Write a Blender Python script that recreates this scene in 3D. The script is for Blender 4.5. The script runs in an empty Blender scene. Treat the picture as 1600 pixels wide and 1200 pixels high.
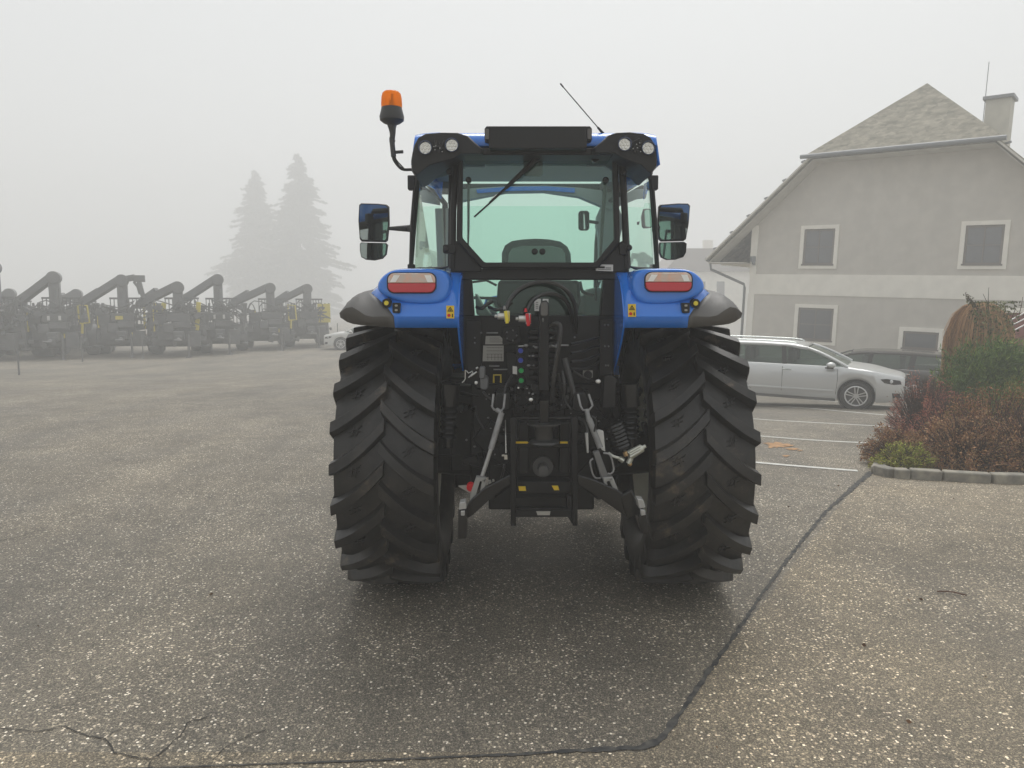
import bpy, bmesh, math, random
import numpy as np
from mathutils import Vector, Matrix
R = math.radians
random.seed(7); rng = np.random.default_rng(11)
sc = bpy.context.scene
COL = sc.collection

# ------------------------------------------------------------------ camera, world, sun, exposure
FP = 1160.0; TH = R(6.15); CC, SS = math.cos(TH), math.sin(TH); HC = 1.72
cam = bpy.data.objects.new('camera', bpy.data.cameras.new('camera')); COL.objects.link(cam)
cam.location = (0, 0, HC); cam.rotation_euler = (R(90) - TH, 0, 0)
cam.data.sensor_width = 36; cam.data.lens = 36 * FP / 1600; cam.data.clip_end = 2000; cam.data.clip_start = .05
sc.camera = cam
SUN_EL, SUN_AZ = 58, 14          # sun ahead of the camera, slightly right, behind thick overcast
w = bpy.data.worlds.new('World'); sc.world = w; w.use_nodes = True
nt = w.node_tree; bg = nt.nodes['Background']
sky = nt.nodes.new('ShaderNodeTexSky'); sky.sky_type = 'NISHITA'; sky.sun_disc = False
sky.sun_elevation = R(SUN_EL); sky.sun_rotation = R(SUN_AZ); sky.dust_density = 3; sky.air_density = 1
hs = nt.nodes.new('ShaderNodeHueSaturation'); hs.inputs['Saturation'].default_value = .12
gm = nt.nodes.new('ShaderNodeGamma'); gm.inputs[1].default_value = .35          # overcast: the cloud layer evens out the sky
ml = nt.nodes.new('ShaderNodeVectorMath'); ml.operation = 'MULTIPLY'; ml.inputs[1].default_value = (2.46, 2.51, 2.52)
nt.links.new(sky.outputs[0], hs.inputs['Color']); nt.links.new(hs.outputs[0], gm.inputs[0]); nt.links.new(gm.outputs[0], ml.inputs[0]); nt.links.new(ml.outputs[0], bg.inputs[0])
bg.inputs[1].default_value = .12
sl = bpy.data.lights.new('sun', 'SUN'); sl.energy = 1.5; sl.angle = R(40); sl.color = (1, .97, .92)
so = bpy.data.objects.new('sun', sl); COL.objects.link(so)
d = Vector((math.sin(R(SUN_AZ)) * math.cos(R(SUN_EL)), math.cos(R(SUN_AZ)) * math.cos(R(SUN_EL)), math.sin(R(SUN_EL))))
so.rotation_euler = d.to_track_quat('Z', 'Y').to_euler()
sc.view_settings.view_transform = 'Standard'; sc.view_settings.look = 'None'; sc.view_settings.gamma = 1
sc.view_settings.exposure = 0.72
cy = sc.cycles; cy.use_denoising = True; cy.volume_bounces = 2; cy.max_bounces = 10; cy.transparent_max_bounces = 16
HAZE_DENSITY = .0102

# ------------------------------------------------------------------ mapping helpers
def P(x, y, Y):                       # photo pixel (1600x1200) on the vertical plane at distance Y
    u = (x - 800) / FP; v = (600 - y) / FP; t = Y / (CC + v * SS)
    return Vector((u * t, Y, HC + t * (v * CC - SS)))
def sstep(a, b, x):
    t = max(0., min(1., (x - a) / (b - a))); return t * t * (3 - 2 * t)
def gz(X, Y): return -(0.055 * max(0, Y - 6) + .020 * max(0, min(Y, 30) - 16)) * sstep(0, 5, X) - .68 * sstep(8, 34, Y) * (1 - sstep(0, 5, X))     # the yard falls away gently from the camera
def hit(x, y):
    a, b = 1., 200.
    for _ in range(48):
        m = (a + b) / 2; p = P(x, y, m)
        if p.z > gz(p.x, m): a = m
        else: b = m
    return P(x, y, a)

# ------------------------------------------------------------------ materials
MATS = {}
def mat(name, col, rough=.5, metal=0., spec=.5, noise=0., nscale=6., col2=None, bump=0., bscale=60., coat=0., emit=0.):
    if name in MATS: return MATS[name]
    m = bpy.data.materials.new(name); m.use_nodes = True; t = m.node_tree; b = t.nodes['Principled BSDF']
    b.inputs['Base Color'].default_value = (*col, 1); b.inputs['Roughness'].default_value = rough
    b.inputs['Metallic'].default_value = metal; b.inputs['Specular IOR Level'].default_value = spec
    if coat: b.inputs['Coat Weight'].default_value = coat; b.inputs['Coat Roughness'].default_value = .06
    if emit: b.inputs['Emission Color'].default_value = (*col, 1); b.inputs['Emission Strength'].default_value = emit
    tc = t.nodes.new('ShaderNodeTexCoord')
    if noise:
        n = t.nodes.new('ShaderNodeTexNoise'); n.inputs['Scale'].default_value = nscale; n.inputs['Detail'].default_value = 6
        t.links.new(tc.outputs['Object'], n.inputs['Vector'])
        r = t.nodes.new('ShaderNodeValToRGB'); r.color_ramp.elements[0].position = .38; r.color_ramp.elements[1].position = .68
        c2 = col2 or tuple(min(1, c * (1 + noise)) for c in col)
        r.color_ramp.elements[0].color = (*col, 1); r.color_ramp.elements[1].color = (*c2, 1)
        t.links.new(n.outputs['Fac'], r.inputs['Fac']); t.links.new(r.outputs[0], b.inputs['Base Color'])
        mr = t.nodes.new('ShaderNodeMapRange'); mr.inputs['To Min'].default_value = max(.02, rough - .12); mr.inputs['To Max'].default_value = min(1, rough + .15)
        t.links.new(n.outputs['Fac'], mr.inputs['Value']); t.links.new(mr.outputs[0], b.inputs['Roughness'])
    if bump:
        n2 = t.nodes.new('ShaderNodeTexNoise'); n2.inputs['Scale'].default_value = bscale; n2.inputs['Detail'].default_value = 4
        t.links.new(tc.outputs['Object'], n2.inputs['Vector'])
        bp = t.nodes.new('ShaderNodeBump'); bp.inputs['Strength'].default_value = bump; bp.inputs['Distance'].default_value = .004
        t.links.new(n2.outputs['Fac'], bp.inputs['Height']); t.links.new(bp.outputs[0], b.inputs['Normal'])
    MATS[name] = m; return m
def glass(name, tint, refl=.06, rough=.02):
    if name in MATS: return MATS[name]
    m = bpy.data.materials.new(name); m.use_nodes = True; t = m.node_tree
    t.nodes.remove(t.nodes['Principled BSDF']); o = t.nodes['Material Output']
    tr = t.nodes.new('ShaderNodeBsdfTransparent'); tr.inputs[0].default_value = (*tint, 1)
    gl = t.nodes.new('ShaderNodeBsdfGlossy'); gl.inputs['Roughness'].default_value = rough; gl.inputs[0].default_value = (.95, 1, .97, 1)
    fr = t.nodes.new('ShaderNodeFresnel'); fr.inputs[0].default_value = 1.45
    mx = t.nodes.new('ShaderNodeMixShader')
    t.links.new(fr.outputs[0], mx.inputs[0]); t.links.new(tr.outputs[0], mx.inputs[1]); t.links.new(gl.outputs[0], mx.inputs[2])
    t.links.new(mx.outputs[0], o.inputs['Surface']); MATS[name] = m; return m
def leafmat(name, cols, rough=.75):
    m = bpy.data.materials.new(name); m.use_nodes = True; t = m.node_tree; b = t.nodes['Principled BSDF']
    g = t.nodes.new('ShaderNodeNewGeometry'); r = t.nodes.new('ShaderNodeValToRGB'); r.color_ramp.interpolation = 'CONSTANT'
    e = r.color_ramp.elements; e[0].color = (*cols[0], 1); e[1].position = 1 / len(cols); e[1].color = (*cols[1], 1)
    for i, c in enumerate(cols[2:]):
        k = e.new((i + 2) / len(cols)); k.color = (*c, 1)
    t.links.new(g.outputs['Random Per Island'], r.inputs[0]); t.links.new(r.outputs[0], b.inputs['Base Color'])
    b.inputs['Roughness'].default_value = rough; b.inputs['Specular IOR Level'].default_value = .25
    return m
M_blue = mat('tractor_blue', (.018, .19, .72), .22, coat=.6, spec=.5)
M_black = mat('black_paint', (.006, .006, .0065), .38, spec=.32, noise=.8, nscale=9)
M_blackg = mat('black_gloss', (.006, .006, .0065), .22, spec=.5)
M_plast = mat('dark_plastic', (.013, .013, .0135), .5, spec=.35, bump=.15, bscale=220)
M_plast2 = mat('grey_plastic', (.105, .102, .098), .5, bump=.1, bscale=260)
M_inter = mat('cab_trim', (.34, .35, .345), .8)
M_rubber = mat('gasket_rubber', (.007, .007, .007), .45, spec=.35)
M_steel = mat('bright_steel', (.62, .62, .60), .3, metal=1)
M_dull = mat('grey_steel_rod', (.20, .20, .20), .45, metal=.35, noise=.5, nscale=14)
M_hose = mat('hose_rubber', (.028, .028, .028), .32)
M_white = mat('white_plastic', (.62, .62, .60), .4)
M_plate = mat('sticker_silver', (.34, .33, .30), .45)
M_yel = mat('yellow_label', (.80, .55, .02), .4)
M_red = mat('red_plastic', (.62, .012, .02), .3)
M_redl = mat('red_lens', (.55, .01, .02), .12, spec=.7, coat=.5)
M_clear = mat('clear_lens', (.62, .52, .45), .1, noise=.3, nscale=26, col2=(.75, .45, .33), spec=.8, coat=.6)
M_chrome = mat('mirror_silver', (.62, .66, .64), .03, metal=1)
M_blk = mat('ink_black', (.010, .010, .010), .45, spec=.35)
M_rim = mat('rim_paint', (.80, .80, .70), .4, noise=.2, nscale=5)
M_green = mat('green_cap', (.01, .35, .08), .35)
M_bluecap = mat('blue_cap', (.03, .06, .42), .35)
M_yelcap = mat('yellow_cap', (.75, .62, .05), .35)
M_brass = mat('brass', (.55, .38, .2), .35, metal=1)
G_cab = glass('cab_glass', (.80, .95, .89))
G_car = glass('car_glass', (.55, .62, .58))

def tyre_material():
    m = mat('tyre_rubber', (.018, .0175, .017), .40, spec=.5, bump=.25, bscale=45)
    t = m.node_tree; b = t.nodes['Principled BSDF']
    tc = [n for n in t.nodes if n.type == 'TEX_COORD'][0]
    n = t.nodes.new('ShaderNodeTexNoise'); n.inputs['Scale'].default_value = 5; n.inputs['Detail'].default_value = 9; n.inputs['Roughness'].default_value = .72
    t.links.new(tc.outputs['Object'], n.inputs['Vector'])
    r = t.nodes.new('ShaderNodeValToRGB'); e = r.color_ramp.elements
    e[0].position = .40; e[0].color = (.009, .009, .009, 1); e[1].position = .58; e[1].color = (.026, .0235, .021, 1)
    k = e.new(.67); k.color = (.11, .085, .058, 1)
    t.links.new(n.outputs['Fac'], r.inputs[0]); t.links.new(r.outputs[0], b.inputs['Base Color'])
    return m
M_tyre = tyre_material()

# ------------------------------------------------------------------ mesh builder
class MB:
    def __init__(s): s.v = []; s.f = []
    def add(s, vs, fs):
        n = len(s.v); s.v += [Vector(p) for p in vs]; s.f += [tuple(i + n for i in f) for f in fs]; return s
    def box(s, c, size, rot=None):
        hx, hy, hz = (q / 2 for q in size)
        vs = [Vector((sx * hx, sy * hy, sz * hz)) for sz in (-1, 1) for sy in (-1, 1) for sx in (-1, 1)]
        if rot is not None: vs = [rot @ v for v in vs]
        c = Vector(c)
        return s.add([c + v for v in vs], [(0, 2, 3, 1), (4, 5, 7, 6), (0, 1, 5, 4), (2, 6, 7, 3), (0, 4, 6, 2), (1, 3, 7, 5)])
    def bar(s, p0, p1, wd, ht, up=(0, 0, 1)):
        p0 = Vector(p0); p1 = Vector(p1); d = (p1 - p0); L = d.length; d.normalize()
        up = Vector(up); x = d.cross(up)
        if x.length < 1e-4: up = Vector((0, 1, 0)); x = d.cross(up)
        x.normalize(); z = x.cross(d)
        m = Matrix((x, d, z)).transposed()
        return s.box((p0 + p1) / 2, (wd, L, ht), m)
    def tube(s, pts, r, seg=8, smooth=0, cap=True):
        pts = [Vector(p) for p in pts]
        if smooth: pts = catmull(pts, smooth)
        n = len(pts); rr = r if isinstance(r, (list, tuple)) else [r] * n
        if len(rr) != n: rr = [rr[int(i * (len(rr) - 1) / (n - 1))] for i in range(n)]
        vs = []; prev = None
        for i, p in enumerate(pts):
            d = (pts[min(i + 1, n - 1)] - pts[max(i - 1, 0)])
            if d.length < 1e-9: d = Vector((0, 0, 1))
            d.normalize()
            if prev is None:
                a = Vector((0, 0, 1)) if abs(d.z) < .9 else Vector((1, 0, 0)); x = d.cross(a).normalized()
            else:
                x = prev - d * prev.dot(d); x.normalize()
            prev = x; y = d.cross(x)
            vs += [p + (x * math.cos(2 * math.pi * k / seg) + y * math.sin(2 * math.pi * k / seg)) * rr[i] for k in range(seg)]
        fs = [(i * seg + k, i * seg + (k + 1) % seg, (i + 1) * seg + (k + 1) % seg, (i + 1) * seg + k) for i in range(n - 1) for k in range(seg)]
        if cap: fs += [tuple(range(seg - 1, -1, -1)), tuple((n - 1) * seg + k for k in range(seg))]
        return s.add(vs, fs)
    def cyl(s, p0, p1, r0, r1=None, seg=20): 
        return s.tube([p0, p1], [r0, r0 if r1 is None else r1], seg)
    def lathe(s, prof, c, axis='Z', seg=32):        # prof: (radius, height) pairs
        c = Vector(c); vs = []; n = len(prof)
        for k in range(seg):
            a = 2 * math.pi * k / seg; ca, sa = math.cos(a), math.sin(a)
            for r, h in prof:
                v = {'Z': (r * ca, r * sa, h), 'X': (h, r * ca, r * sa), 'Y': (r * ca, h, r * sa)}[axis]
                vs.append(c + Vector(v))
        fs = [(k * n + i, ((k + 1) % seg) * n + i, ((k + 1) % seg) * n + i + 1, k * n + i + 1) for k in range(seg) for i in range(n - 1)]
        return s.add(vs, fs)
    def prism(s, a, b):                              # two matching polygons
        n = len(a)
        return s.add(list(a) + list(b), [tuple(range(n)), tuple(range(2 * n - 1, n - 1, -1))] + [(i, i + n, (i + 1) % n + n, (i + 1) % n) for i in range(n)])
    def px(s, poly, Y0, Y1):                         # pixel outline at depth Y0, pushed back level to Y1 at the same size
        a = [P(x, y, Y0) for x, y in poly]; b = [Vector((p.x, Y1, p.z)) for p in a]
        return s.prism(a, b)
    def ring(s, outer, inner, Y0, Y1):
        A = [P(x, y, Y0) for x, y in outer]; B = [P(x, y, Y0) for x, y in inner]
        A2 = [Vector((p.x, Y1, p.z)) for p in A]; B2 = [Vector((p.x, Y1, p.z)) for p in B]
        n = len(A); vs = A + B + A2 + B2; fs = []
        for i in range(n):
            j = (i + 1) % n
            fs += [(i, j, n + j, n + i), (2 * n + i, 3 * n + i, 3 * n + j, 2 * n + j), (i, 2 * n + i, 2 * n + j, j), (n + i, n + j, 3 * n + j, 3 * n + i)]
        return s.add(vs, fs)
    def grid(s, fn, nu, nv, thick=0):
        vs = [Vector(fn(i / nu, j / nv)) for i in range(nu + 1) for j in range(nv + 1)]
        fs = [(i * (nv + 1) + j, (i + 1) * (nv + 1) + j, (i + 1) * (nv + 1) + j + 1, i * (nv + 1) + j + 1) for i in range(nu) for j in range(nv)]
        return s.add(vs, fs)
    def ball(s, c, r, sx=1, sy=1, sz=1, seg=14):
        c = Vector(c); vs = []; n = seg // 2
        for i in range(n + 1):
            for k in range(seg):
                a = math.pi * i / n; b = 2 * math.pi * k / seg
                vs.append(c + Vector((r * sx * math.sin(a) * math.cos(b), r * sy * math.sin(a) * math.sin(b), r * sz * math.cos(a))))
        return s.add(vs, [(i * seg + k, (i + 1) * seg + k, (i + 1) * seg + (k + 1) % seg, i * seg + (k + 1) % seg) for i in range(n) for k in range(seg)])
    def build(s, name, m, parent=None, bevel=0, smooth=True, solid=0, sub=0, ang=35, bseg=2):
        base = Vector((0, 0, 0)); q = parent
        while q is not None: base = base + q.location; q = q.parent
        me = bpy.data.meshes.new(name); me.from_pydata([tuple(v - base) for v in s.v], [], s.f); me.validate(); 
        bm = bmesh.new(); bm.from_mesh(me); bmesh.ops.remove_doubles(bm, verts=bm.verts, dist=1e-5)
        bmesh.ops.recalc_face_normals(bm, faces=bm.faces); bm.to_mesh(me); bm.free()
        if smooth:
            me.polygons.foreach_set('use_smooth', [True] * len(me.polygons)); me.set_sharp_from_angle(angle=R(ang))
        me.materials.append(m); o = bpy.data.objects.new(name, me); COL.objects.link(o)
        if parent is not None: o.parent = parent
        if sub: md = o.modifiers.new('sub', 'SUBSURF'); md.levels = sub; md.render_levels = sub
        if solid: md = o.modifiers.new('solid', 'SOLIDIFY'); md.thickness = solid; md.offset = 0
        if bevel: md = o.modifiers.new('bevel', 'BEVEL'); md.width = bevel; md.segments = bseg; md.limit_method = 'ANGLE'; md.angle_limit = R(40)
        return o
def catmull(p, n):
    out = []; q = [p[0] * 2 - p[1]] + p + [p[-1] * 2 - p[-2]]
    for i in range(1, len(q) - 2):
        for k in range(n):
            t = k / n; a, b, c, d2 = q[i - 1], q[i], q[i + 1], q[i + 2]
            out.append(.5 * ((2 * b) + (c - a) * t + (2 * a - 5 * b + 4 * c - d2) * t * t + (3 * b - a - 3 * c + d2) * t ** 3))
    out.append(p[-1]); return out
def thing(name, label, cat, loc=(0, 0, 0), group=None, rz=0):
    o = bpy.data.objects.new(name, None); COL.objects.link(o); o.location = loc; o.rotation_euler.z = rz
    o.empty_display_size = .1; o['label'] = label; o['category'] = cat
    if group: o['group'] = group
    return o
def tag(o, label, cat, group=None, kind=None):
    o['label'] = label; o['category'] = cat
    if group: o['group'] = group
    if kind: o['kind'] = kind
    return o
def struct(o): o['kind'] = 'structure'; return o
def sub(name, parent):                               # an Empty part that groups sub-parts
    o = bpy.data.objects.new(name, None); COL.objects.link(o); o.parent = parent; o.empty_display_size = .05; return o
def rrect(x0, y0, x1, y1, r, n=5):                   # rounded rectangle outline
    out = []
    for cx, cy_, a0 in ((x1 - r, y0 + r, -90), (x1 - r, y1 - r, 0), (x0 + r, y1 - r, 90), (x0 + r, y0 + r, 180)):
        for k in range(n + 1):
            a = R(a0 + 90 * k / n); out.append((cx + r * math.cos(a), cy_ + r * math.sin(a)))
    return out
def tree_copy(o, parent=None):
    c = o.copy(); COL.objects.link(c)
    if parent is not None: c.parent = parent
    for ch in list(o.children): tree_copy(ch, c)
    return c

# ------------------------------------------------------------------ ground
def ground_material():
    m = bpy.data.materials.new('asphalt'); m.use_nodes = True; t = m.node_tree; b = t.nodes['Principled BSDF']; L = t.links.new
    tc = t.nodes.new('ShaderNodeTexCoord'); co = tc.outputs['Object']
    def noise(scale, det=4, rough=.55):
        n = t.nodes.new('ShaderNodeTexNoise'); n.inputs['Scale'].default_value = scale; n.inputs['Detail'].default_value = det
        n.inputs['Roughness'].default_value = rough; L(co, n.inputs['Vector']); return n.outputs['Fac']
    def math_(op, a, c, clamp=False):
        n = t.nodes.new('ShaderNodeMath'); n.operation = op; n.use_clamp = clamp
        for i, q in enumerate((a, c)):
            if isinstance(q, (int, float)): n.inputs[i].default_value = q
            elif q is not None: L(q, n.inputs[i])
        return n.outputs[0]
    def mix(fac, a, c, mode='MIX'):
        n = t.nodes.new('ShaderNodeMix'); n.data_type = 'RGBA'; n.blend_type = mode
        for s_, q in ((n.inputs[0], fac), (n.inputs[6], a), (n.inputs[7], c)):
            if isinstance(q, tuple): s_.default_value = (*q, 1)
            elif isinstance(q, (int, float)): s_.default_value = q
            else: L(q, s_)
        return n.outputs[2]
    # distortion of the coordinates so chips are irregular
    v = t.nodes.new('ShaderNodeTexVoronoi'); v.inputs['Scale'].default_value = 90; v.inputs['Randomness'].default_value = 1
    L(co, v.inputs['Vector'])
    v2 = t.nodes.new('ShaderNodeTexVoronoi'); v2.inputs['Scale'].default_value = 210; L(co, v2.inputs['Vector'])
    sep = t.nodes.new('ShaderNodeSeparateColor'); L(v.outputs['Color'], sep.inputs[0])
    sep2 = t.nodes.new('ShaderNodeSeparateColor'); L(v2.outputs['Color'], sep2.inputs[0])
    def ramp(fac, stops, interp='CONSTANT'):
        r = t.nodes.new('ShaderNodeValToRGB'); r.color_ramp.interpolation = interp; e = r.color_ramp.elements
        e[0].position = stops[0][0]; e[0].color = (*stops[0][1], 1); e[1].position = stops[1][0]; e[1].color = (*stops[1][1], 1)
        for p, c in stops[2:]:
            k = e.new(p); k.color = (*c, 1)
        L(fac, r.inputs[0]); return r.outputs[0]
    coarse = ramp(sep.outputs[0], [(0, (.09, .083, .071)), (.22, (.17, .155, .13)), (.42, (.28, .25, .20)), (.62, (.42, .37, .295)), (.80, (.60, .54, .45)), (.93, (.85, .80, .71))])
    fine = ramp(sep2.outputs[1], [(0, (.075, .069, .059)), (.35, (.125, .114, .095)), (.65, (.180, .163, .134)), (.88, (.29, .26, .205))])
    chip = math_('LESS_THAN', v.outputs['Distance'], .55)
    wear = ramp(noise(1.1, 5, .6), [(.42, (0, 0, 0)), (.60, (1, 1, 1))], 'LINEAR')
    keep = math_('MULTIPLY', chip, math_('GREATER_THAN', sep.outputs[1], math_('SUBTRACT', .84, math_('MULTIPLY', wear, .22))))
    base = mix(keep, fine, coarse)
    # large patches: damp and dry, old and new
    p1 = ramp(noise(.35, 5, .6), [(.33, (.92, .915, .90)), (.67, (1.30, 1.26, 1.19))], 'LINEAR')
    base = mix(1, base, p1, 'MULTIPLY')
    p2 = ramp(noise(2.3, 4, .6), [(.3, (.84, .84, .84)), (.7, (1.14, 1.14, 1.14))], 'LINEAR')
    base = mix(1, base, p2, 'MULTIPLY')
    stain = ramp(noise(6.5, 3, .5), [(.60, (1, 1, 1)), (.72, (.74, .74, .75))], 'LINEAR'); base = mix(1, base, stain, 'MULTIPLY')
    mp = t.nodes.new('ShaderNodeMapping'); mp.inputs['Scale'].default_value = (.9, .10, 1); mp.inputs['Rotation'].default_value = (0, 0, R(-24)); L(co, mp.inputs[0])
    tn = t.nodes.new('ShaderNodeTexNoise'); tn.inputs['Scale'].default_value = 1.6; tn.inputs['Detail'].default_value = 5; L(mp.outputs[0], tn.inputs['Vector'])
    base = mix(1, base, ramp(tn.outputs['Fac'], [(.36, (.86, .86, .87)), (.60, (1.08, 1.07, 1.05))], 'LINEAR'), 'MULTIPLY')
    # the section beyond the tar seam is lighter, warmer asphalt
    sp = t.nodes.new('ShaderNodeSeparateXYZ'); L(co, sp.inputs[0])
    a1, b1 = hit(1362, 737), hit(1022, 1160)
    nx, ny = (a1.y - b1.y), -(a1.x - b1.x)
    s1 = math_('GREATER_THAN', math_('ADD', math_('MULTIPLY', sp.outputs[0], nx), math_('MULTIPLY', sp.outputs[1], ny)), nx * b1.x + ny * b1.y)
    s2 = math_('LESS_THAN', sp.outputs[1], hit(900, 1175).y)
    s3 = math_('LESS_THAN', sp.outputs[1], a1.y)
    side = math_('MULTIPLY', math_('MAXIMUM', s1, s2), s3)
    base = mix(side, base, mix(1, base, (1.22, 1.17, 1.08), 'MULTIPLY'))
    L(base, b.inputs['Base Color'])
    rr = ramp(noise(.9, 4, .6), [(.35, (.68, .68, .68)), (.7, (.80, .80, .80))], 'LINEAR'); L(rr, b.inputs['Roughness'])
    b.inputs['Specular IOR Level'].default_value = .45
    bp = t.nodes.new('ShaderNodeBump'); bp.inputs['Strength'].default_value = .55; bp.inputs['Distance'].default_value = .006
    hgt = math_('ADD', math_('MULTIPLY', v.outputs['Distance'], -1.), math_('MULTIPLY', v2.outputs['Distance'], -.5)); L(hgt, bp.inputs['Height'])
    L(bp.outputs[0], b.inputs['Normal'])
    return m
g = MB(); xs = sorted(set([-150, -100, -60, -45, -30, -22, -15, -10, -8, -6, -4] + [x * .5 for x in range(-4, 24)] + [14, 18, 25, 40, 70, 110, 150])); ys = [-60, -30, -10, -3] + [y * 1. for y in range(0, 30)] + [32, 36, 42, 50, 60, 80, 110, 150, 198]
vs = [(x, y, gz(x, y)) for x in xs for y in ys]; ny_ = len(ys)
g.add(vs, [(i * ny_ + j, (i + 1) * ny_ + j, (i + 1) * ny_ + j + 1, i * ny_ + j + 1) for i in range(len(xs) - 1) for j in range(ny_ - 1)])
struct(g.build('asphalt_yard', ground_material(), ang=60))

def gstrip(pxs, wds, lift=.004, jag=0, step=.06, ends=True):
    """a strip on the ground through photo points, with given real widths"""
    pts = [hit(*p) for p in pxs]; out = []; W = []
    for i in range(len(pts) - 1):
        n = max(1, int((pts[i + 1] - pts[i]).length / step))
        for k in range(n):
            t = k / n; out.append(pts[i].lerp(pts[i + 1], t)); W.append(wds[i] * (1 - t) + wds[i + 1] * t)
    out.append(pts[-1]); W.append(wds[-1]); m = MB(); vs = []
    for i, p in enumerate(out):
        d = out[min(i + 1, len(out) - 1)] - out[max(0, i - 1)]; d.z = 0; d.normalize(); nrm = Vector((-d.y, d.x, 0))
        for sgn in (-1, 1):
            q = p + nrm * (W[i] / 2 * sgn * (1 + jag * random.uniform(-1, 1))) + nrm * (W[i] * jag * .25 * random.uniform(-1, 1)); q.z = gz(q.x, q.y) + lift; vs.append(q)
    return m.add(vs, [(2 * i, 2 * i + 1, 2 * i + 3, 2 * i + 2) for i in range(len(out) - 1)])
M_tar = mat('tar', (.045, .046, .048), .85, noise=.8, nscale=22, col2=(.12, .115, .105), spec=.2, bump=.4, bscale=120)
struct(gstrip([(1362, 737), (1326, 768), (1290, 800), (1240, 862), (1190, 930), (1146, 996), (1100, 1060), (1068, 1110), (1040, 1145), (1022, 1162), (1003, 1169), (900, 1174), (800, 1180), (650, 1186), (500, 1192), (380, 1196), (200, 1202)],
              [.06, .045, .030, .024, .020, .020, .024, .024, .027, .034, .036, .018, .015, .012, .010, .008, .008], jag=.55, step=.025).build('tar_seam', M_tar, smooth=False))
M_crack = mat('crack_dark', (.040, .037, .033), .9)
def crack(pxs, w_=.008):
    q = []
    for a, b in zip(pxs[:-1], pxs[1:]):
        n = max(2, int(math.hypot(b[0] - a[0], b[1] - a[1]) / 9))
        for k in range(n): q.append((a[0] + (b[0] - a[0]) * k / n + random.uniform(-2.2, 2.2), a[1] + (b[1] - a[1]) * k / n + random.uniform(-1.6, 1.6)))
    q.append(pxs[-1]); ws = [w_ * 1.05 * random.uniform(.3, 1) for _ in q]; ws[-1] = ws[0] = .001
    return struct(gstrip(q, ws, jag=.3, step=.02).build('asphalt_crack', M_crack, smooth=False))
crack([(-20, 1136), (60, 1144), (100, 1136), (140, 1152), (165, 1156), (180, 1176), (210, 1184), (238, 1188), (262, 1168), (282, 1150), (292, 1130), (330, 1118)], .007)
crack([(165, 1152), (196, 1138)], .006); crack([(238, 1188), (232, 1204)], .007)
crack([(222, 1131), (240, 1134), (256, 1147)], .004); crack([(330, 1190), (352, 1168), (372, 1158), (420, 1138)], .004)
crack([(-20, 850), (30, 838), (80, 827)], .009); crack([(250, 840), (330, 812), (420, 790)], .006)
crack([(60, 700), (160, 680), (260, 672)], .01); crack([(130, 955), (200, 915), (280, 890)], .004)
# parking bay markings
M_paint = mat('road_paint', (.66, .66, .62), .6, noise=.3, nscale=18, col2=(.50, .49, .45), bump=.3, bscale=150)
for a, b in (((1150, 720), (1340, 736)), ((1140, 677), (1363, 692.5)), ((1130, 650), (1393, 667)), ((1130, 629), (1430, 653)), ((1120, 612), (1450, 640)), ((1120, 600), (1470, 628))):
    o = struct(gstrip([a, b], [.105, .105], lift=.005, jag=.03).build('bay_marking', M_paint, smooth=False))
# sawdust spill
def blob(cx, cy_, rx, ry, seed):
    r_ = random.Random(seed); m = MB(); n = 60; vs = [hit(cx, cy_)]
    ph = [r_.uniform(0, 6.28) for _ in range(6)]
    for k in range(n):
        a = 2 * math.pi * k / n; q = 1 + .14 * math.sin(3 * a + ph[0]) + .16 * math.sin(5 * a + ph[1]) + .14 * math.sin(11 * a + ph[2]) + r_.uniform(-.22, .22)
        vs.append(hit(cx + rx * q * math.cos(a), cy_ + ry * q * math.sin(a)))
    vs = [Vector((p.x, p.y, gz(p.x, p.y) + .005)) for p in vs]
    return m.add(vs, [(0, 1 + k, 1 + (k + 1) % n) for k in range(n)])
M_saw = mat('sawdust', (.50, .28, .13), .95, noise=.5, nscale=14, col2=(.30, .19, .11), bump=.8, bscale=90)
sd = blob(1216, 696, 17, 3.6, 3)
for k, (bx_, by_, rx_, ry_) in enumerate(((1228, 713, 5, 1.5), (1238, 702, 10, 1.5), (1201, 693.5, 7, 1.0), (1250, 704.5, 4, .7), (1233, 697, 7, 1.4))): b2 = blob(bx_, by_, rx_, ry_, 9 + k); sd.add([v + Vector((0, 0, .001 * (k + 1))) for v in b2.v], b2.f)
o = sd.build('sawdust_spill', M_saw, smooth=False); o['kind'] = 'stuff'; o['label'] = 'thin orange sawdust spill between the parking bay lines'; o['category'] = 'sawdust'
# twig and small debris
M_twig = mat('twig_brown', (.10, .045, .03), .8)
a, b = hit(1464, 926), hit(1510, 932); a.z += .008; b.z += .008; mid = (a + b) / 2 + Vector((0, .01, .006))
tag(MB().tube([a, mid, b], .004, 6, smooth=4).build('twig', M_twig), 'thin reddish twig lying on the asphalt right of the tar seam', 'twig')

# ------------------------------------------------------------------ tractor
YA = 4.57; XW = .172
T = thing('tractor', 'blue farm tractor with black cab seen from behind on the wet asphalt yard', 'tractor', (XW, YA, 0))

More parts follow.
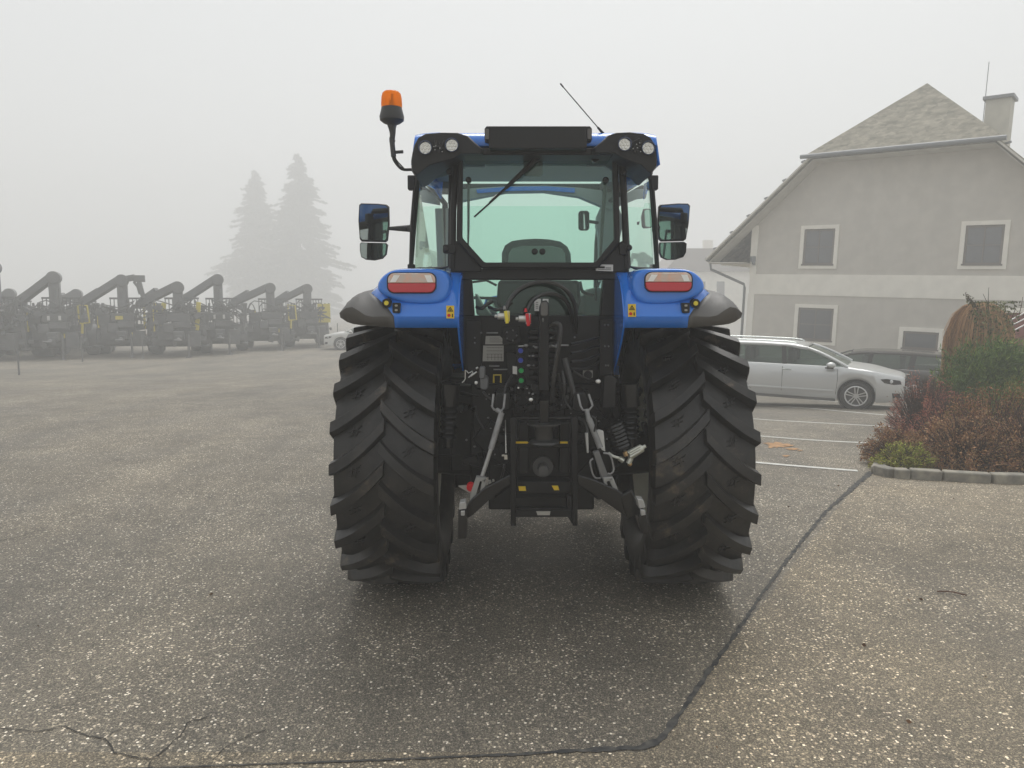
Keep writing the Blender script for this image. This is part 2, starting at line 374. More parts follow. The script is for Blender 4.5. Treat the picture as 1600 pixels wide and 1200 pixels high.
def tyre_profile(wd, Rt, Rb, n=None):          # half sections: (radius, x)
    h = wd / 2
    return [(Rb, -h * .78), (Rb + .02, -h * .84), (Rb + (Rt - Rb) * .35, -h * 1.0), (Rb + (Rt - Rb) * .62, -h * 1.0), (Rt - .09, -h * .995), (Rt - .042, -h * .955), (Rt - .022, -h * .6), (Rt - .012, -h * .3), (Rt - .010, 0),
            (Rt - .012, h * .3), (Rt - .022, h * .6), (Rt - .042, h * .955), (Rt - .09, h * .995), (Rb + (Rt - Rb) * .62, h * 1.0), (Rb + (Rt - Rb) * .35, h * 1.0), (Rb + .02, h * .84), (Rb, h * .78), (Rb - .01, 0), (Rb, -h * .78)]
def ag_wheel(cx, cy_, cz, wd, Ro, Rb, nl, hub, side, phase=0, parent=None):
    """tractor wheel: lugged tyre + dished rim; side = +1 outer face towards +X"""
    wh = sub('rear_wheel' if Ro > .7 else 'front_wheel', parent)
    lug = .056 if Ro > .7 else .038; Rt = Ro - lug + .010; h = wd / 2
    m = MB(); m.lathe(tyre_profile(wd, Rt, Rb), (cx, cy_, cz), 'X', 96)
    da = 2 * math.pi / nl
    def pt(r, x, a):                          # a = 0 at the rear face (towards the camera), positive goes down
        return Vector((cx + x, cy_ - r * math.cos(a), cz - r * math.sin(a)))
    for sd in (-1, 1):
        for k in range(nl):
            a0 = k * da + (da / 2 if sd > 0 else 0) + phase
            st = []
            for q in range(9):
                t = q / 8
                xx = (-.012 + (h * .985 + .012) * t) * sd
                ang = a0 + da * (1.50 * t - .46 * t * t) - da * .50     # steep near the centre, flatter outside
                crown = .018 * (t ** 2.2)
                st.append((xx, ang, Ro - crown, Rt - .012 - .03 * max(0, t - .75) * 4))
            st.append((h * 1.008 * sd, a0 + da * .555, Ro - .055, Rt - .09))
            st.append((h * 1.0 * sd, a0 + da * .60, Ro - .115, Rt - .13))
            vs = []
            for i, (xx, ang, ro, ri) in enumerate(st):
                wt = (.028 if Ro > .7 else .02) * (1.15 - .1 * i / 10); wb = wt + .014
                sk = -.35
                vs += [pt(ri, xx, ang - wb / Ro), pt(ro, xx, ang - wt / Ro), pt(ro, xx, ang + wt / Ro), pt(ri, xx, ang + wb / Ro)]
            n = len(st); fs = []
            for i in range(n - 1):
                fs += [(i * 4 + j, i * 4 + j + 1, i * 4 + j + 5, i * 4 + j + 4) for j in range(3)]
            fs += [(0, 1, 2, 3), tuple((n - 1) * 4 + j for j in (3, 2, 1, 0))]
            m.add(vs, fs)
            # moulded marks between the lugs
            if Ro > .7:
                for (du, dv, lx, ly) in ((-.012, .0, .004, .030), (.004, .0, .004, .030), (-.004, .008, .030, .004), (-.004, -.010, .034, .004), (.010, -.018, .018, .004)):
                    xx = (h * .52) * sd + du * 1.4; am = a0 + da * .62 + (dv * 1.4) / Ro
                    r1 = Rt - .014; r2 = Rt - .0135 + .008
                    q = [(xx - lx, am - ly / Ro / 2 + .02), (xx + lx, am - ly / Ro / 2 - .02), (xx + lx, am + ly / Ro / 2 - .02), (xx - lx, am + ly / Ro / 2 + .02)]
                    m.prism([pt(r1, x_, a_) for x_, a_ in q], [pt(r2, x_, a_) for x_, a_ in q])
    for v in m.v:
        if v.z < .004: v.z = .004
    m.build('tyre', M_tyre, wh, bevel=.005, bseg=1, ang=50)
    r = MB(); s_ = side
    r.lathe([(Rb + .015, -h * .80), (Rb + .015, -h * .74), (Rb - .02, -h * .66), (Rb - .05, -h * .4), (Rb - .06, 0), (Rb - .05, h * .4), (Rb - .02, h * .66), (Rb + .015, h * .74), (Rb + .015, h * .80)], (cx, cy_, cz), 'X', 64)
    dx = -s_ * h * .10
    r.lathe([(Rb - .052, dx - .02 * s_), (Rb - .10, dx), (Rb * .62, dx + .05 * s_), (Rb * .45, dx + .05 * s_), (.14, dx + .02 * s_), (.0, dx + .02 * s_)], (cx, cy_, cz), 'X', 64)
    r.build('rim', M_rim, wh, ang=40)
    hb = MB(); hb.lathe([(0, dx + .16 * s_), (.07, dx + .16 * s_), (.09, dx + .10 * s_), (.12, dx + .03 * s_), (.12, dx - .05 * s_), (0, dx - .05 * s_)], (cx, cy_, cz), 'X', 24)
    for k in range(8):
        a = k * math.pi / 4; hb.cyl((cx + dx + .02 * s_, cy_ + .16 * math.cos(a), cz + .16 * math.sin(a)), (cx + dx + .07 * s_, cy_ + .16 * math.cos(a), cz + .16 * math.sin(a)), .014, seg=6)
    hb.build('hub', M_black, wh)
    return wh
TW = .555
ag_wheel(XW - .853, YA, .80, TW, .80, .50, 22, 0, -1, phase=.055, parent=T)
ag_wheel(XW + .853, YA, .80, TW, .80, .50, 22, 0, 1, phase=-.02, parent=T)
YF = YA + 2.42
ag_wheel(XW - .80, YF, .60, .42, .60, .33, 20, 0, -1, parent=T)
ag_wheel(XW + .80, YF, .60, .42, .60, .33, 20, 0, 1, parent=T)

# --- chassis, axles, engine, bonnet
m = MB()
m.cyl((XW - .78, YA, .80), (XW - .30, YA, .80), .12, .16); m.cyl((XW + .30, YA, .80), (XW + .78, YA, .80), .16, .12)
m.box((XW, YA + .15, .80), (.62, .95, .56)); m.box((XW, YA + .1, 1.16), (.46, .7, .18))
m.box((XW, YA + 1.4, .86), (.40, 1.7, .42))
m.cyl((XW - .34, YA - .02, .80), (XW - .42, YA - .02, .80), .24, .24); m.cyl((XW + .34, YA - .02, .80), (XW + .42, YA - .02, .80), .24, .24)
m.px([(700, 590), (968, 590), (966, 738), (704, 738)], 4.42, 4.75)
m.build('transmission_housing', M_black, T, bevel=.012)
m = MB(); m.box((XW, YF + .1, .86), (.42, 1.5, .46)); m.box((XW, YF + .85, .80), (.56, .3, .4)); m.box((XW, YF, .60), (1.3, .16, .16)); m.cyl((XW - .62, YF, .6), (XW - .5, YF, .6), .15); m.cyl((XW + .62, YF, .6), (XW + .5, YF, .6), .15)
m.build('front_axle', M_black, T, bevel=.012)
def bonnet(u, v):
    yy = YA + 1.25 + u * 2.25; a = (v - .5) * 2
    wd = .40 - .05 * u; top = 1.80 - .10 * u - (.12 * max(0, u - .75) * 4) ** 2
    x = XW + wd * max(-1, min(1, a * 1.6)); k = abs(a)
    z = top - .05 * (min(1, k * 1.6)) ** 3 if k < .62 else top - .05 - (k - .62) / .38 * .62
    return (x, yy, z)
m = MB(); m.grid(bonnet, 14, 24); m.build('bonnet', M_blue, T, solid=.01, ang=40)
m = MB(); m.box((XW, YF + 1.13, 1.38), (.66, .05, .5)); m.build('front_grille', M_plast, T, bevel=.03)
m = MB(); m.box((XW - .62, YA + 1.05, .62), (.42, .9, .42)); m.box((XW + .62, YA + 1.05, .62), (.42, .9, .42)); m.build('fuel_tank', M_plast, T, bevel=.05, bseg=3)
m = MB(); m.tube([(XW + .52, YA + 1.35, 1.3), (XW + .52, YA + 1.35, 2.2), (XW + .56, YA + 1.30, 2.32)], .045, 12, smooth=4); m.build('exhaust_stack', M_black, T)

# --- fenders
XF = .152
PRF = [(3.885, 1.598), (3.872, 1.655), (3.90, 1.70), (3.955, 1.775), (4.02, 1.835), (4.12, 1.875), (4.35, 1.915), (4.7, 1.91), (5.0, 1.83), (5.25, 1.66), (5.42, 1.42), (5.48, 1.20)]
def interp(x, tab):
    if x <= tab[0][0]: return tab[0][1]
    for (a, fa), (b, fb) in zip(tab[:-1], tab[1:]):
        if x <= b: return fa + (fb - fa) * (x - a) / (b - a)
    return tab[-1][1]
TOPD = [(.40, 1.915), (.78, 1.915), (.86, 1.87), (.91, 1.815), (.98, 1.79), (1.03, 1.755), (1.06, 1.685)]
LIPD = [(.40, 1.598), (.76, 1.598), (.98, 1.615), (1.03, 1.63), (1.06, 1.652)]
def fpt(sd, d, k):
    y, z = PRF[k]; tp = interp(d, TOPD); lp = interp(d, LIPD)
    if k <= 6: z2 = lp + ((z - 1.598) / (1.915 - 1.598)) ** (1 - .62 * sstep(.86, 1.0, d)) * (tp - lp); y2 = y + .06 * sstep(.9, 1.06, d) + .04 * sstep(.55, .42, d) * 0
    else: z2 = z - (1.915 - tp) * (1 if k < 10 else .5); y2 = y
    return Vector((XF + sd * d, y2, z2))
def bound(k):                                        # where blue ends and the grey extension begins
    return [.762, .765, .80, .865, .905, .915, .915, .915, .915, .915, .915, .915][k]
def fender(sd):
    def surf(d0, d1, n, name, mt, parent):
        m = MB(); vs = []
        for k in range(len(PRF)):
            a = d0(k); b = d1(k)
            vs += [fpt(sd, a + (b - a) * j / n, k) for j in range(n + 1)]
        m.add(vs, [(k * (n + 1) + j, k * (n + 1) + j + 1, (k + 1) * (n + 1) + j + 1, (k + 1) * (n + 1) + j) for k in range(len(PRF) - 1) for j in range(n)])
        return m.build(name, mt, parent, solid=.012, ang=28)
    fd = surf(lambda k: .435, lambda k: bound(k), 10, 'fender', M_blue, T)
    surf(lambda k: bound(k) + .002, lambda k: 1.058, 8, 'fender_extension', M_plast2, fd)
    # inner wall following the tyre
    arc = [(3.885, 1.598), (3.98, 1.50), (4.12, 1.40), (4.24, 1.33)]
    inner = [(4.30, 1.33), (4.2, 1.5), (4.1, 1.6)]
    x0 = XF + sd * .437; x1 = XF + sd * .427
    top = [(y, z) for y, z in PRF[:]]
    m = MB(); poly = [(PRF[0][0], PRF[0][1])] + top[1:] + [(5.36, 1.2), (5.30, 1.40), (5.12, 1.56), (4.8, 1.66), (4.55, 1.64), (4.42, 1.50), (4.36, 1.34), (4.22, 1.34), (4.10, 1.42), (3.98, 1.51)]
    m.prism([Vector((x0, y, z)) for y, z in poly], [Vector((x1, y, z)) for y, z in poly]); m.build('inner_wall', M_blue, fd, smooth=False)
    m = MB(); m.grid(lambda u, v: (XF + sd * (.44 + .45 * v), YA - .88 * math.cos(R(70 + 75 * u)), .80 + .87 * math.sin(R(70 + 75 * u))), 14, 2)
    m.build('wheel_arch_liner', M_black, fd, solid=.01)
    # raised lamp housing on the rear of the fender
    hx = lambda d, z, y: Vector((XF + sd * d, y, z))
    out = [(.47, 1.80), (.475, 1.86), (.50, 1.898), (.56, 1.908), (.74, 1.908), (.80, 1.895), (.85, 1.855), (.868, 1.81), (.85, 1.775), (.79, 1.745), (.72, 1.722), (.60, 1.715), (.52, 1.72), (.485, 1.75)]
    m = MB(); cdx, cdz = .665, 1.81
    def sc_(q, f, y, dz=0): return [hx(cdx + (d - cdx) * f, cdz + (z - cdz) * f + dz, y + (1.908 - z) * -.12) for d, z in q]
    rings = [sc_(out, 1.04, 4.16), sc_(out, 1.03, 4.03), sc_(out, 1.0, 3.955), sc_(out, .95, 3.928), sc_(out, .86, 3.920)]
    n = len(out)
    vs = [p for r in rings for p in r]; fs = [(i * n + j, i * n + (j + 1) % n, (i + 1) * n + (j + 1) % n, (i + 1) * n + j) for i in range(len(rings) - 1) for j in range(n)]
    fs.append(tuple((len(rings) - 1) * n + j for j in range(n))); m.add(vs, fs); m.build('lamp_housing', M_blue, fd, sub=2, ang=80)
    # tail lamp: dark seal, clear upper and red lower lens
    lp = (606, 680) if sd < 0 else (1009, 1081)
    y0, y1 = (427, 457) if sd < 0 else (426, 455); tilt = 0
    tl = MB(); tl.px(rrect(lp[0] - 1.5, y0 - 1.5, lp[1] + 1.5, y1 + 1.5, 11), 3.895, 3.97); lamp = tl.build('tail_lamp', M_rubber, fd)
    rr_ = rrect(lp[0], y0, lp[1], y1, 10, 6); ym = y0 + (y1 - y0) * .50
    up = [(x, min(y, ym)) for x, y in rr_ if y <= ym + .01]; up = [(lp[0], ym)] + sorted([p for p in up if p[0] < (lp[0] + lp[1]) / 2], key=lambda p: -p[1]) + sorted([p for p in up if p[0] >= (lp[0] + lp[1]) / 2], key=lambda p: p[1]) + [(lp[1], ym)]
    lo = [p for p in rr_ if p[1] > ym]; lo = [(lp[0], ym + .6)] + sorted([p for p in lo if p[0] < (lp[0] + lp[1]) / 2], key=lambda p: p[1]) + sorted([p for p in lo if p[0] >= (lp[0] + lp[1]) / 2], key=lambda p: -p[1]) + [(lp[1], ym + .6)]
    m = MB(); m.px(up, 3.884, 3.90); 
    m.build('clear_lens', M_clear, lamp, bevel=.003)
    # reflector bowls behind clear lens edge
    for q in (0, 1): pass
    m = MB(); xa, xb = lp; ww = xb - xa
    m.px([(xa + 3, ym - 1), (xa + 12, ym - 1), (xa + 19, y0 + 3), (xa + 9, y0 + 3)], 3.8825, 3.886)
    m.px([(xb - 12, ym - 1), (xb - 3, ym - 1), (xb - 7, y0 + 3), (xb - 17, y0 + 3)], 3.8825, 3.886)
    m.build('reflector', mat('reflector_white', (.9, .9, .88), .2), lamp, smooth=False)
    m = MB(); m.px(lo, 3.880, 3.90); m.build('red_lens', M_redl, lamp, bevel=.004)
    # socket, switch, warning label
    cx, cyy = (604.5, 473.5) if sd < 0 else (1086, 474)
    p = P(cx, cyy, 3.90); m = MB(); m.cyl(p + Vector((0, -.014, 0)), p + Vector((0, .04, 0)), .0235, .026); m.build('socket', M_plast, fd)
    m = MB(); m.cyl(p + Vector((0, -.020, 0)), p + Vector((0, -.012, 0)), .0115, .0125); m.build('socket_contact', M_yelcap, fd)
    cx, cyy = (619, 481) if sd < 0 else (1072, 481)
    m = MB(); m.px(rrect(cx - 6, cyy - 8, cx + 6, cyy + 8, 2), 3.868, 3.91); sw = m.build('switch', M_blk, fd, bevel=.002)
    m = MB()
    for dy in (-3.6, 3.6): m.px(rrect(cx - 2.2, cyy + dy - 1.6, cx + 2.2, cyy + dy + 1.6, 1.2), 3.864, 3.869)
    m.build('switch_mark', M_plate, sw)
    cx = 703.5 if sd < 0 else 987.5; cyy = 487.5 if sd < 0 else 485
    m = MB(); m.px([(cx - 6.3, cyy - 10), (cx + 6, cyy - 10), (cx + 6.3, cyy + 10), (cx - 6, cyy + 10)], 3.860, 3.862); lb = m.build('warning_label', M_yel, fd, smooth=False)
    m = MB(); m.ring([(cx, cyy - 8.5), (cx + 4.6, cyy - .8), (cx - 4.6, cyy - .8)], [(cx, cyy - 6.2), (cx + 2.9, cyy - 1.9), (cx - 2.9, cyy - 1.9)], 3.8585, 3.8602)
    m.px([(cx - 1.3, cyy - 2.3), (cx - .2, cyy - 5), (cx + 1.4, cyy - 2.3)], 3.8585, 3.8602)
    m.px([(cx + 2.6, cyy + 3), (cx + 4, cyy + 2.6), (cx + 4.4, cyy + 8), (cx + 2.6, cyy + 8)], 3.8585, 3.8602); m.build('label_print', M_blk, lb, smooth=False)
    m = MB(); m.px([(cx - 2 + 2.7 * math.cos(k * math.pi / 4), cyy + 5.3 + 2.7 * math.sin(k * math.pi / 4)) for k in range(8)], 3.8585, 3.8602); m.build('label_print', M_red, lb, smooth=False)
fender(-1); fender(1)

# --- cab shell
YR = 4.20
cab = sub('cab', T)
gl_in = [(728, 242), (952, 242), (957, 247), (960, 374), (930, 410), (757, 410), (722, 371), (723, 247)]
gl_out = [(722, 234), (958, 234), (966, 242), (969, 378), (935, 419), (752, 419), (713, 376), (715, 242)]
m = MB(); m.ring(gl_out, gl_in, YR - .035, YR + .02); m.build('rear_window_frame', M_rubber, cab, bevel=.008)
m = MB(); m.px(gl_in, YR - .012, YR - .008); m.build('rear_window_glass', G_cab, cab, smooth=False)
m = MB()                                              # lower corner panels and sill bar
m.px([(706, 372), (716, 378), (752, 417), (752, 425), (704, 425)], YR + .0, YR + .06); m.px([(969, 378), (981, 372), (983, 425), (935, 425), (935, 417)], YR + .0, YR + .06)
m.px([(704, 419.5), (983, 419.5), (984, 437), (703, 437)], YR + .022, YR + .09); m.build('cab_rear_panel', M_plast, cab, bevel=.006)
m = MB(); m.px([(716, 437), (737, 437), (741, 494), (722, 494)], YR + .03, YR + .12); m.px([(943, 436), (966, 436), (962, 494), (938, 494)], YR + .03, YR + .12)
m.px([(720, 493), (964, 493), (958, 600), (726, 600)], YR + .04, YR + .10); m.build('cab_lower_wall', M_black, cab, bevel=.006)
m = MB(); m.px([(737, 437), (945, 437), (940, 493), (741, 493)], YR + .06, YR + .064); m.build('lower_window_glass', G_cab, cab, smooth=False)
# pillars
m = MB()
for pts in ([(713, 250), (708, 330), (707, 420)], [(971, 250), (976, 330), (979, 420)]):
    m.tube([P(x, y, YR + .01) for x, y in pts], .019, 10)
for pts in ([(655, 268), (648, 300), (644, 350), (642, 420)], [(1015, 268), (1020, 300), (1024, 350), (1027, 420)]):
    m.tube([P(x, y, YR + .40) for x, y in pts], .013, 8)
m.build('rear_pillar', M_rubber, cab)
# curved rear quarter windows
def quarter(sd):
    if sd < 0: top = [(704, 252), (690, 254), (672, 259), (658, 267), (654, 282)]; bot = [(702, 416), (690, 419), (672, 420), (656, 420), (643, 420)]
    else: top = [(975, 254), (988, 256), (1002, 262), (1012, 271), (1016, 282)]; bot = [(983, 416), (993, 419), (1005, 420), (1016, 420), (1026, 420)]
    ys_ = [YR + .02, YR + .10, YR + .20, YR + .31, YR + .41]
    A = [P(x, y, q) for (x, y), q in zip(top, ys_)]; B = [P(x, y, q) for (x, y), q in zip(bot, ys_)]
    m = MB(); n = 8; vs = []
    for a, b in zip(A, B): vs += [a.lerp(b, j / n) for j in range(n + 1)]
    m.add(vs, [(i * (n + 1) + j, (i + 1) * (n + 1) + j, (i + 1) * (n + 1) + j + 1, i * (n + 1) + j + 1) for i in range(4) for j in range(n)])
    m.build('quarter_window', G_cab, cab, ang=60)
    s = MB(); s.tube(A + B[::-1] + [A[0]], .010, 6); s.build('window_seal', M_rubber, cab)
    # door with glass beyond the quarter window
    a0, b0 = A[-1], B[-1]; fx = XW * .6 + sd * .60; e = .012
    f0 = Vector((fx, 5.62, 2.46)); f1 = Vector((fx, 5.62, 1.30)); b1 = Vector((b0.x, b0.y, 1.55))
    m = MB(); m.add([a0, f0, f1, b1], [(0, 1, 2, 3)]); m.build('door_glass', G_cab, cab, smooth=False)
    s = MB(); s.tube([a0 + Vector((0, .03, .05)), f0, f1, Vector((b0.x, 4.9, 1.28)), b1, b0], .022, 8); s.build('door_frame', M_black, cab)
    for yy in (286, 424 if sd < 0 else 424):
        q = P(646 if sd < 0 else 1019, yy, YR + .42); s = MB(); s.box(q + Vector((sd * .010, 0, 0)), (.045, .06, .085)); s.build('door_hinge', M_plast, cab, bevel=.006)
quarter(-1); quarter(1)
# windscreen, header, dash, floor, seat
m = MB(); m.add([Vector((-.46, 5.66, 1.35)), Vector((.66, 5.66, 1.35)), Vector((.66, 5.60, 2.44)), Vector((-.46, 5.60, 2.44))], [(0, 1, 2, 3)]); m.build('windscreen', G_cab, cab, smooth=False)
m = MB(); m.tube([(-.47, 5.62, 1.2), (-.47, 5.62, 1.8), (-.46, 5.58, 2.42)], .03, 8)
m.px([(958, 300), (950, 300), (933, 338), (932, 352), (936, 372), (937, 440), (965, 440)], 5.52, 5.62); m.build('front_pillar', M_inter, cab)
m = MB()                                              # arched header above the windscreen
top = [(700, 298), (740, 294), (790, 291), (850, 290), (905, 293), (960, 300)]; bot = [(700, 318), (745, 309), (790, 300), (850, 299), (905, 307), (960, 330)]
m.px(top + bot[::-1], 5.50, 5.60); m.build('windscreen_header', M_inter, cab)
m = MB(); m.px([(744, 296), (790, 292), (850, 291), (898, 294), (898, 301), (850, 297.5), (790, 298.5), (746, 302)], 5.485, 5.499); m.build('sun_visor', M_blue, cab)
m = MB(); m.box((.115, 4.60, 2.522), (1.20, .68, .025)); m.build('headliner', M_inter, cab, bevel=.01)
m = MB(); m.px(rrect(818, 243, 848, 275, 5), YR + .03, YR + .05); m.px(rrect(830, 240, 844, 262, 3), YR + .025, YR + .04); m.build('wiper_motor_cover', M_plast2, cab)
m = MB(); m.px(rrect(792, 249, 797, 262, 1), 5.15, 5.155); m.build('roof_label', M_white, cab)
m = MB(); m.box((.12, 5.0, 1.22), (1.1, 1.5, .06)); m.box((.12, 5.38, 1.52), (.34, .30, .60)); m.build('dashboard', M_plast, cab, bevel=.04)
m = MB(); c = Vector((.12, 5.12, 1.86)); ax = Vector((0, .55, 1)).normalized(); e1 = Vector((1, 0, 0)); e2 = ax.cross(e1)
m.tube([c + (e1 * math.cos(a) + e2 * math.sin(a)) * .19 for a in np.linspace(0, 2 * math.pi, 25)], .014, 8); m.tube([c, c + ax * -.35], .02, 8); m.build('steering_wheel', M_blk, cab)
seat = [(784, 411), (784, 395), (789, 383), (800, 376), (818, 373.5), (838, 372.5), (858, 373.5), (876, 377), (887, 385), (892, 396), (893, 411), (893, 440), (784, 440)]
m = MB(); m.px(seat, 4.62, 4.74); m.px([(784, 440), (893, 440), (880, 500), (796, 500)], 4.56, 5.0); m.build('seat', mat('seat_cloth', (.10, .105, .105), .85, bump=.3, bscale=300), cab, bevel=.02, bseg=3)
m = MB(); m.px([(794, 411), (795, 396), (800, 388), (815, 384), (862, 384), (878, 388), (883, 396), (884, 411)], 4.608, 4.622); m.build('seat_shell', M_inter, cab, bevel=.006)
m = MB()
for x in (780, 792): pass
m.px([(778, 438), (906, 438), (908, 470), (902, 494), (782, 494), (776, 470)], 4.36, 4.5); m.build('seat_pedestal', M_black, cab, bevel=.02)
m = MB(); m.px([(912, 493), (912, 462), (920, 452), (935, 448), (946, 455), (946, 493)], 4.55, 5.0); m.px([(744, 493), (742, 456), (752, 474), (768, 493)], 4.5, 4.8); m.build('side_console', M_inter, cab, bevel=.02)
m = MB(); m.tube([P(906, 440, 4.5), P(910, 455, 4.5), P(922, 460, 4.5), P(928, 462, 4.5)], .010, 8, smooth=3); m.tube([P(931, 437, 4.5), P(931, 470, 4.5)], .007, 8)
m.tube([P(737, 441, 4.5), P(760, 438, 4.5), P(776, 446, 4.5)], .008, 6); m.tube([P(735, 465, 5.5), P(800, 467, 5.5)], .012, 6); m.tube([P(895, 468, 5.5), P(946, 468, 5.5)], .012, 6); m.build('control_lever', M_blk, cab)
m = MB(); m.px(rrect(904, 329, 921, 360, 5), 5.20, 5.23); im = m.build('interior_mirror', M_blk, cab, bevel=.006)
m = MB(); m.px(rrect(906, 331, 919, 358, 4), 5.192, 5.198); m.build('mirror_glass', M_chrome, im)
m = MB(); m.tube([P(920, 346, 5.24), P(934, 348, 5.3)], .012, 6); m.build('mirror_bracket', M_blk, im)
# knobs, gas struts, hinges of the opening rear window
for x, y, r in ((732, 281, .013), (946.5, 281.5, .014), (754, 243, .011), (701.5, 268, .012), (975, 269, .012), (697.5, 388.5, .014), (983, 387, .014), (835.5, 393, .014), (847.5, 393, .014)):
    r *= 1.25; p = P(x, y, YR - .04); m = MB(); m.cyl(p, p + Vector((0, .045, 0)), r, r * .85, 16); m.cyl(p + Vector((0, -.006, 0)), p, r * .6, r, 16); m.build('window_knob', M_blk, cab)
m = MB(); m.tube([P(732, 284, YR + .03), P(732, 352, YR + .05), P(731, 404, YR + .06)], [.007, .007, .004], 8); m.tube([P(946, 285, YR + .03), P(941, 352, YR + .05), P(938, 404, YR + .06)], [.012, .01, .007], 8); m.build('gas_strut', M_plast2, cab)
m = MB(); m.px(rrect(692, 382, 712, 396, 3), YR - .02, YR + .02); m.px(rrect(968, 380, 978, 398, 3), YR - .02, YR + .02); m.build('window_latch', M_blk, cab, bevel=.003)
m = MB(); p = P(930, 246, YR - .05); m.cyl(p, p + Vector((0, .07, 0)), .024, .022, 16); m.box(p + Vector((.03, .02, .005)), (.05, .05, .03)); m.tube([P(918, 247, YR - .03), P(890, 247.5, YR - .02), P(853, 248, YR - .02)], .0035, 6); m.build('rear_camera', M_blk, cab)
# rear wiper
m = MB(); a = P(839, 248, YR - .055); b = P(741, 339, YR - .03); mid = P(790, 294, YR - .06)
m.tube([a, mid], [.016, .010], 8); m.tube([mid, P(765, 317, YR - .045)], .007, 6); m.bar(P(806, 281, YR - .035), b, .008, .018, up=(0, 1, 0)); m.cyl(a + Vector((0, -.02, 0)), a + Vector((0, .05, 0)), .016); wp = m.build('wiper', M_blk, cab)
m = MB(); m.bar(P(776, 304, YR - .053), P(768, 311, YR - .05), .008, .004); m.build('wiper_clip', M_steel, wp)
# roof: blue shell, black lamp pods, plate
m = MB()
def roof(u, v):
    a = (v - .5) * 2; yy = 4.04 + .92 * u; k = abs(a)
    wd = .655 * (1 - .10 * (max(0, u - .7) / .3) ** 2); x = .125 + wd * math.copysign(min(1, k * 1.22) if k < .8 else min(1.0, .976 + (k - .8) * .12), a)
    edge = .075 * (u * 14 if u < 1 / 14 else 1) ** .5
    z = 2.555 + edge * (1 - max(0, (k - .62) / .38) ** 2.4) - (.10 * (k - .8) / .2 if k > .8 else 0) + (0.0 if k > .6 else -.004)
    if u > .92: z -= (u - .92) / .08 * .05
    return (x, yy, z)
m.grid(roof, 28, 40); m.build('roof', M_blue, cab, solid=.012, ang=45)
m = MB(); m.box((.125, 4.60, 2.545), (1.16, .68, .03)); m.box((-.47, 5.28, 2.57), (.14, .75, .08)); m.box((.72, 5.28, 2.57), (.14, .75, .08)); m.box((.125, 5.68, 2.585), (1.26, .12, .045)); m.build('roof_underside', M_plast, cab, bevel=.01)
def pod(sd):
    o = [(641, 250), (643, 238), (646, 226), (652, 214), (664, 207.5), (690, 205.5), (716, 206), (732, 211), (742, 221), (755, 232), (755, 240), (722, 240), (708, 248), (690, 253), (670, 259), (656, 270), (648, 275), (642, 266)]
    o2 = [(1028, 248), (1026, 236), (1024, 224), (1018, 214), (1006, 207.5), (984, 205), (962, 206), (950, 210), (940, 220), (926, 231), (926, 239), (958, 239), (972, 247), (985, 252), (1002, 258), (1012, 268), (1018, 272), (1027, 260)]
    q = o if sd < 0 else o2; m = MB(); a = [P(x, y, 4.0) for x, y in q]; c = sum(a, Vector()) / len(a)
    f1 = [p + (c - p) * .05 for p in a]; mid = [p + Vector((0, .03, 0)) for p in a]; bk = [p + Vector((0, .40, 0)) for p in a]; n = len(a)
    m.add(f1 + mid + bk, [tuple(range(n))] + [(i * n + j, (i + 1) * n + j, (i + 1) * n + (j + 1) % n, i * n + (j + 1) % n) for i in range(2) for j in range(n)] + [tuple(range(3 * n - 1, 2 * n - 1, -1))])
    pd = m.build('lamp_pod', M_plast, cab, bevel=.004)
    for cx, cyy in (((664.5, 231), (706, 227)) if sd < 0 else ((976, 225.5), (1013, 231.5))):
        p = P(cx, cyy, 3.995); m = MB(); m.lathe([(0, .03), (.031, .03), (.034, .0), (.036, -.012), (.033, -.014), (.031, -.008), (.030, .012)], p, 'Y', 28); wl = m.build('work_lamp', mat('lamp_bezel', (.03, .05, .12), .3), pd)
        m = MB(); m.cyl(p + Vector((0, .002, 0)), p + Vector((0, .012, 0)), .030, seg=24); m.build('lamp_reflector', mat('reflector_silver', (.75, .74, .68), .25, metal=.7), wl)
        m = MB()
        for k in range(7):
            rr = 0 if k == 6 else .018; aa = k * math.pi / 3; q2 = p + Vector((rr * math.cos(aa), 0, rr * math.sin(aa))); m.cyl(q2 + Vector((0, -.003, 0)), q2 + Vector((0, .004, 0)), .0075, .0065, 10)
        m.build('lamp_led', mat('led_lens', (.85, .84, .80), .1, spec=.8), wl)
    m = MB(); cx = 685 if sd < 0 else 994
    for k in range(9): m.tube([P(cx + random.uniform(-9, 9), 228 + random.uniform(-12, 12), 3.99), P(cx + random.uniform(-9, 9), 228 + random.uniform(-10, 10), 3.985)], .003, 5)
    m.build('lamp_wiring', M_hose, pd)
    m = MB()
    for k in range(5): m.ball(P(cx + random.uniform(-7, 7), 228 + random.uniform(-9, 9), 3.983), .0035, seg=6)
    m.build('wiring_terminal', M_steel, pd)
pod(-1); pod(1)
m = MB(); m.px([(736, 231), (942, 231), (958, 238), (958, 242), (722, 242), (722, 238)], 4.03, 4.3); m.build('roof_edge', M_plast, cab, bevel=.006)
m = MB(); m.px(rrect(764, 197, 917, 232, 1), 3.95, 4.03); m.px([(757, 201), (760, 197), (765, 197), (765, 221), (757, 219)], 3.955, 4.02); m.px([(925, 201), (922, 197), (916, 197), (916, 221), (925, 219)], 3.955, 4.02)
bx = m.build('rear_roof_box', M_blk, cab, bevel=.006)
m = MB(); m.px(rrect(758, 201, 764, 217, 2), 3.948, 3.956); m.px(rrect(918, 201, 924, 217, 2), 3.948, 3.956); m.build('end_cap', M_plast2, bx)
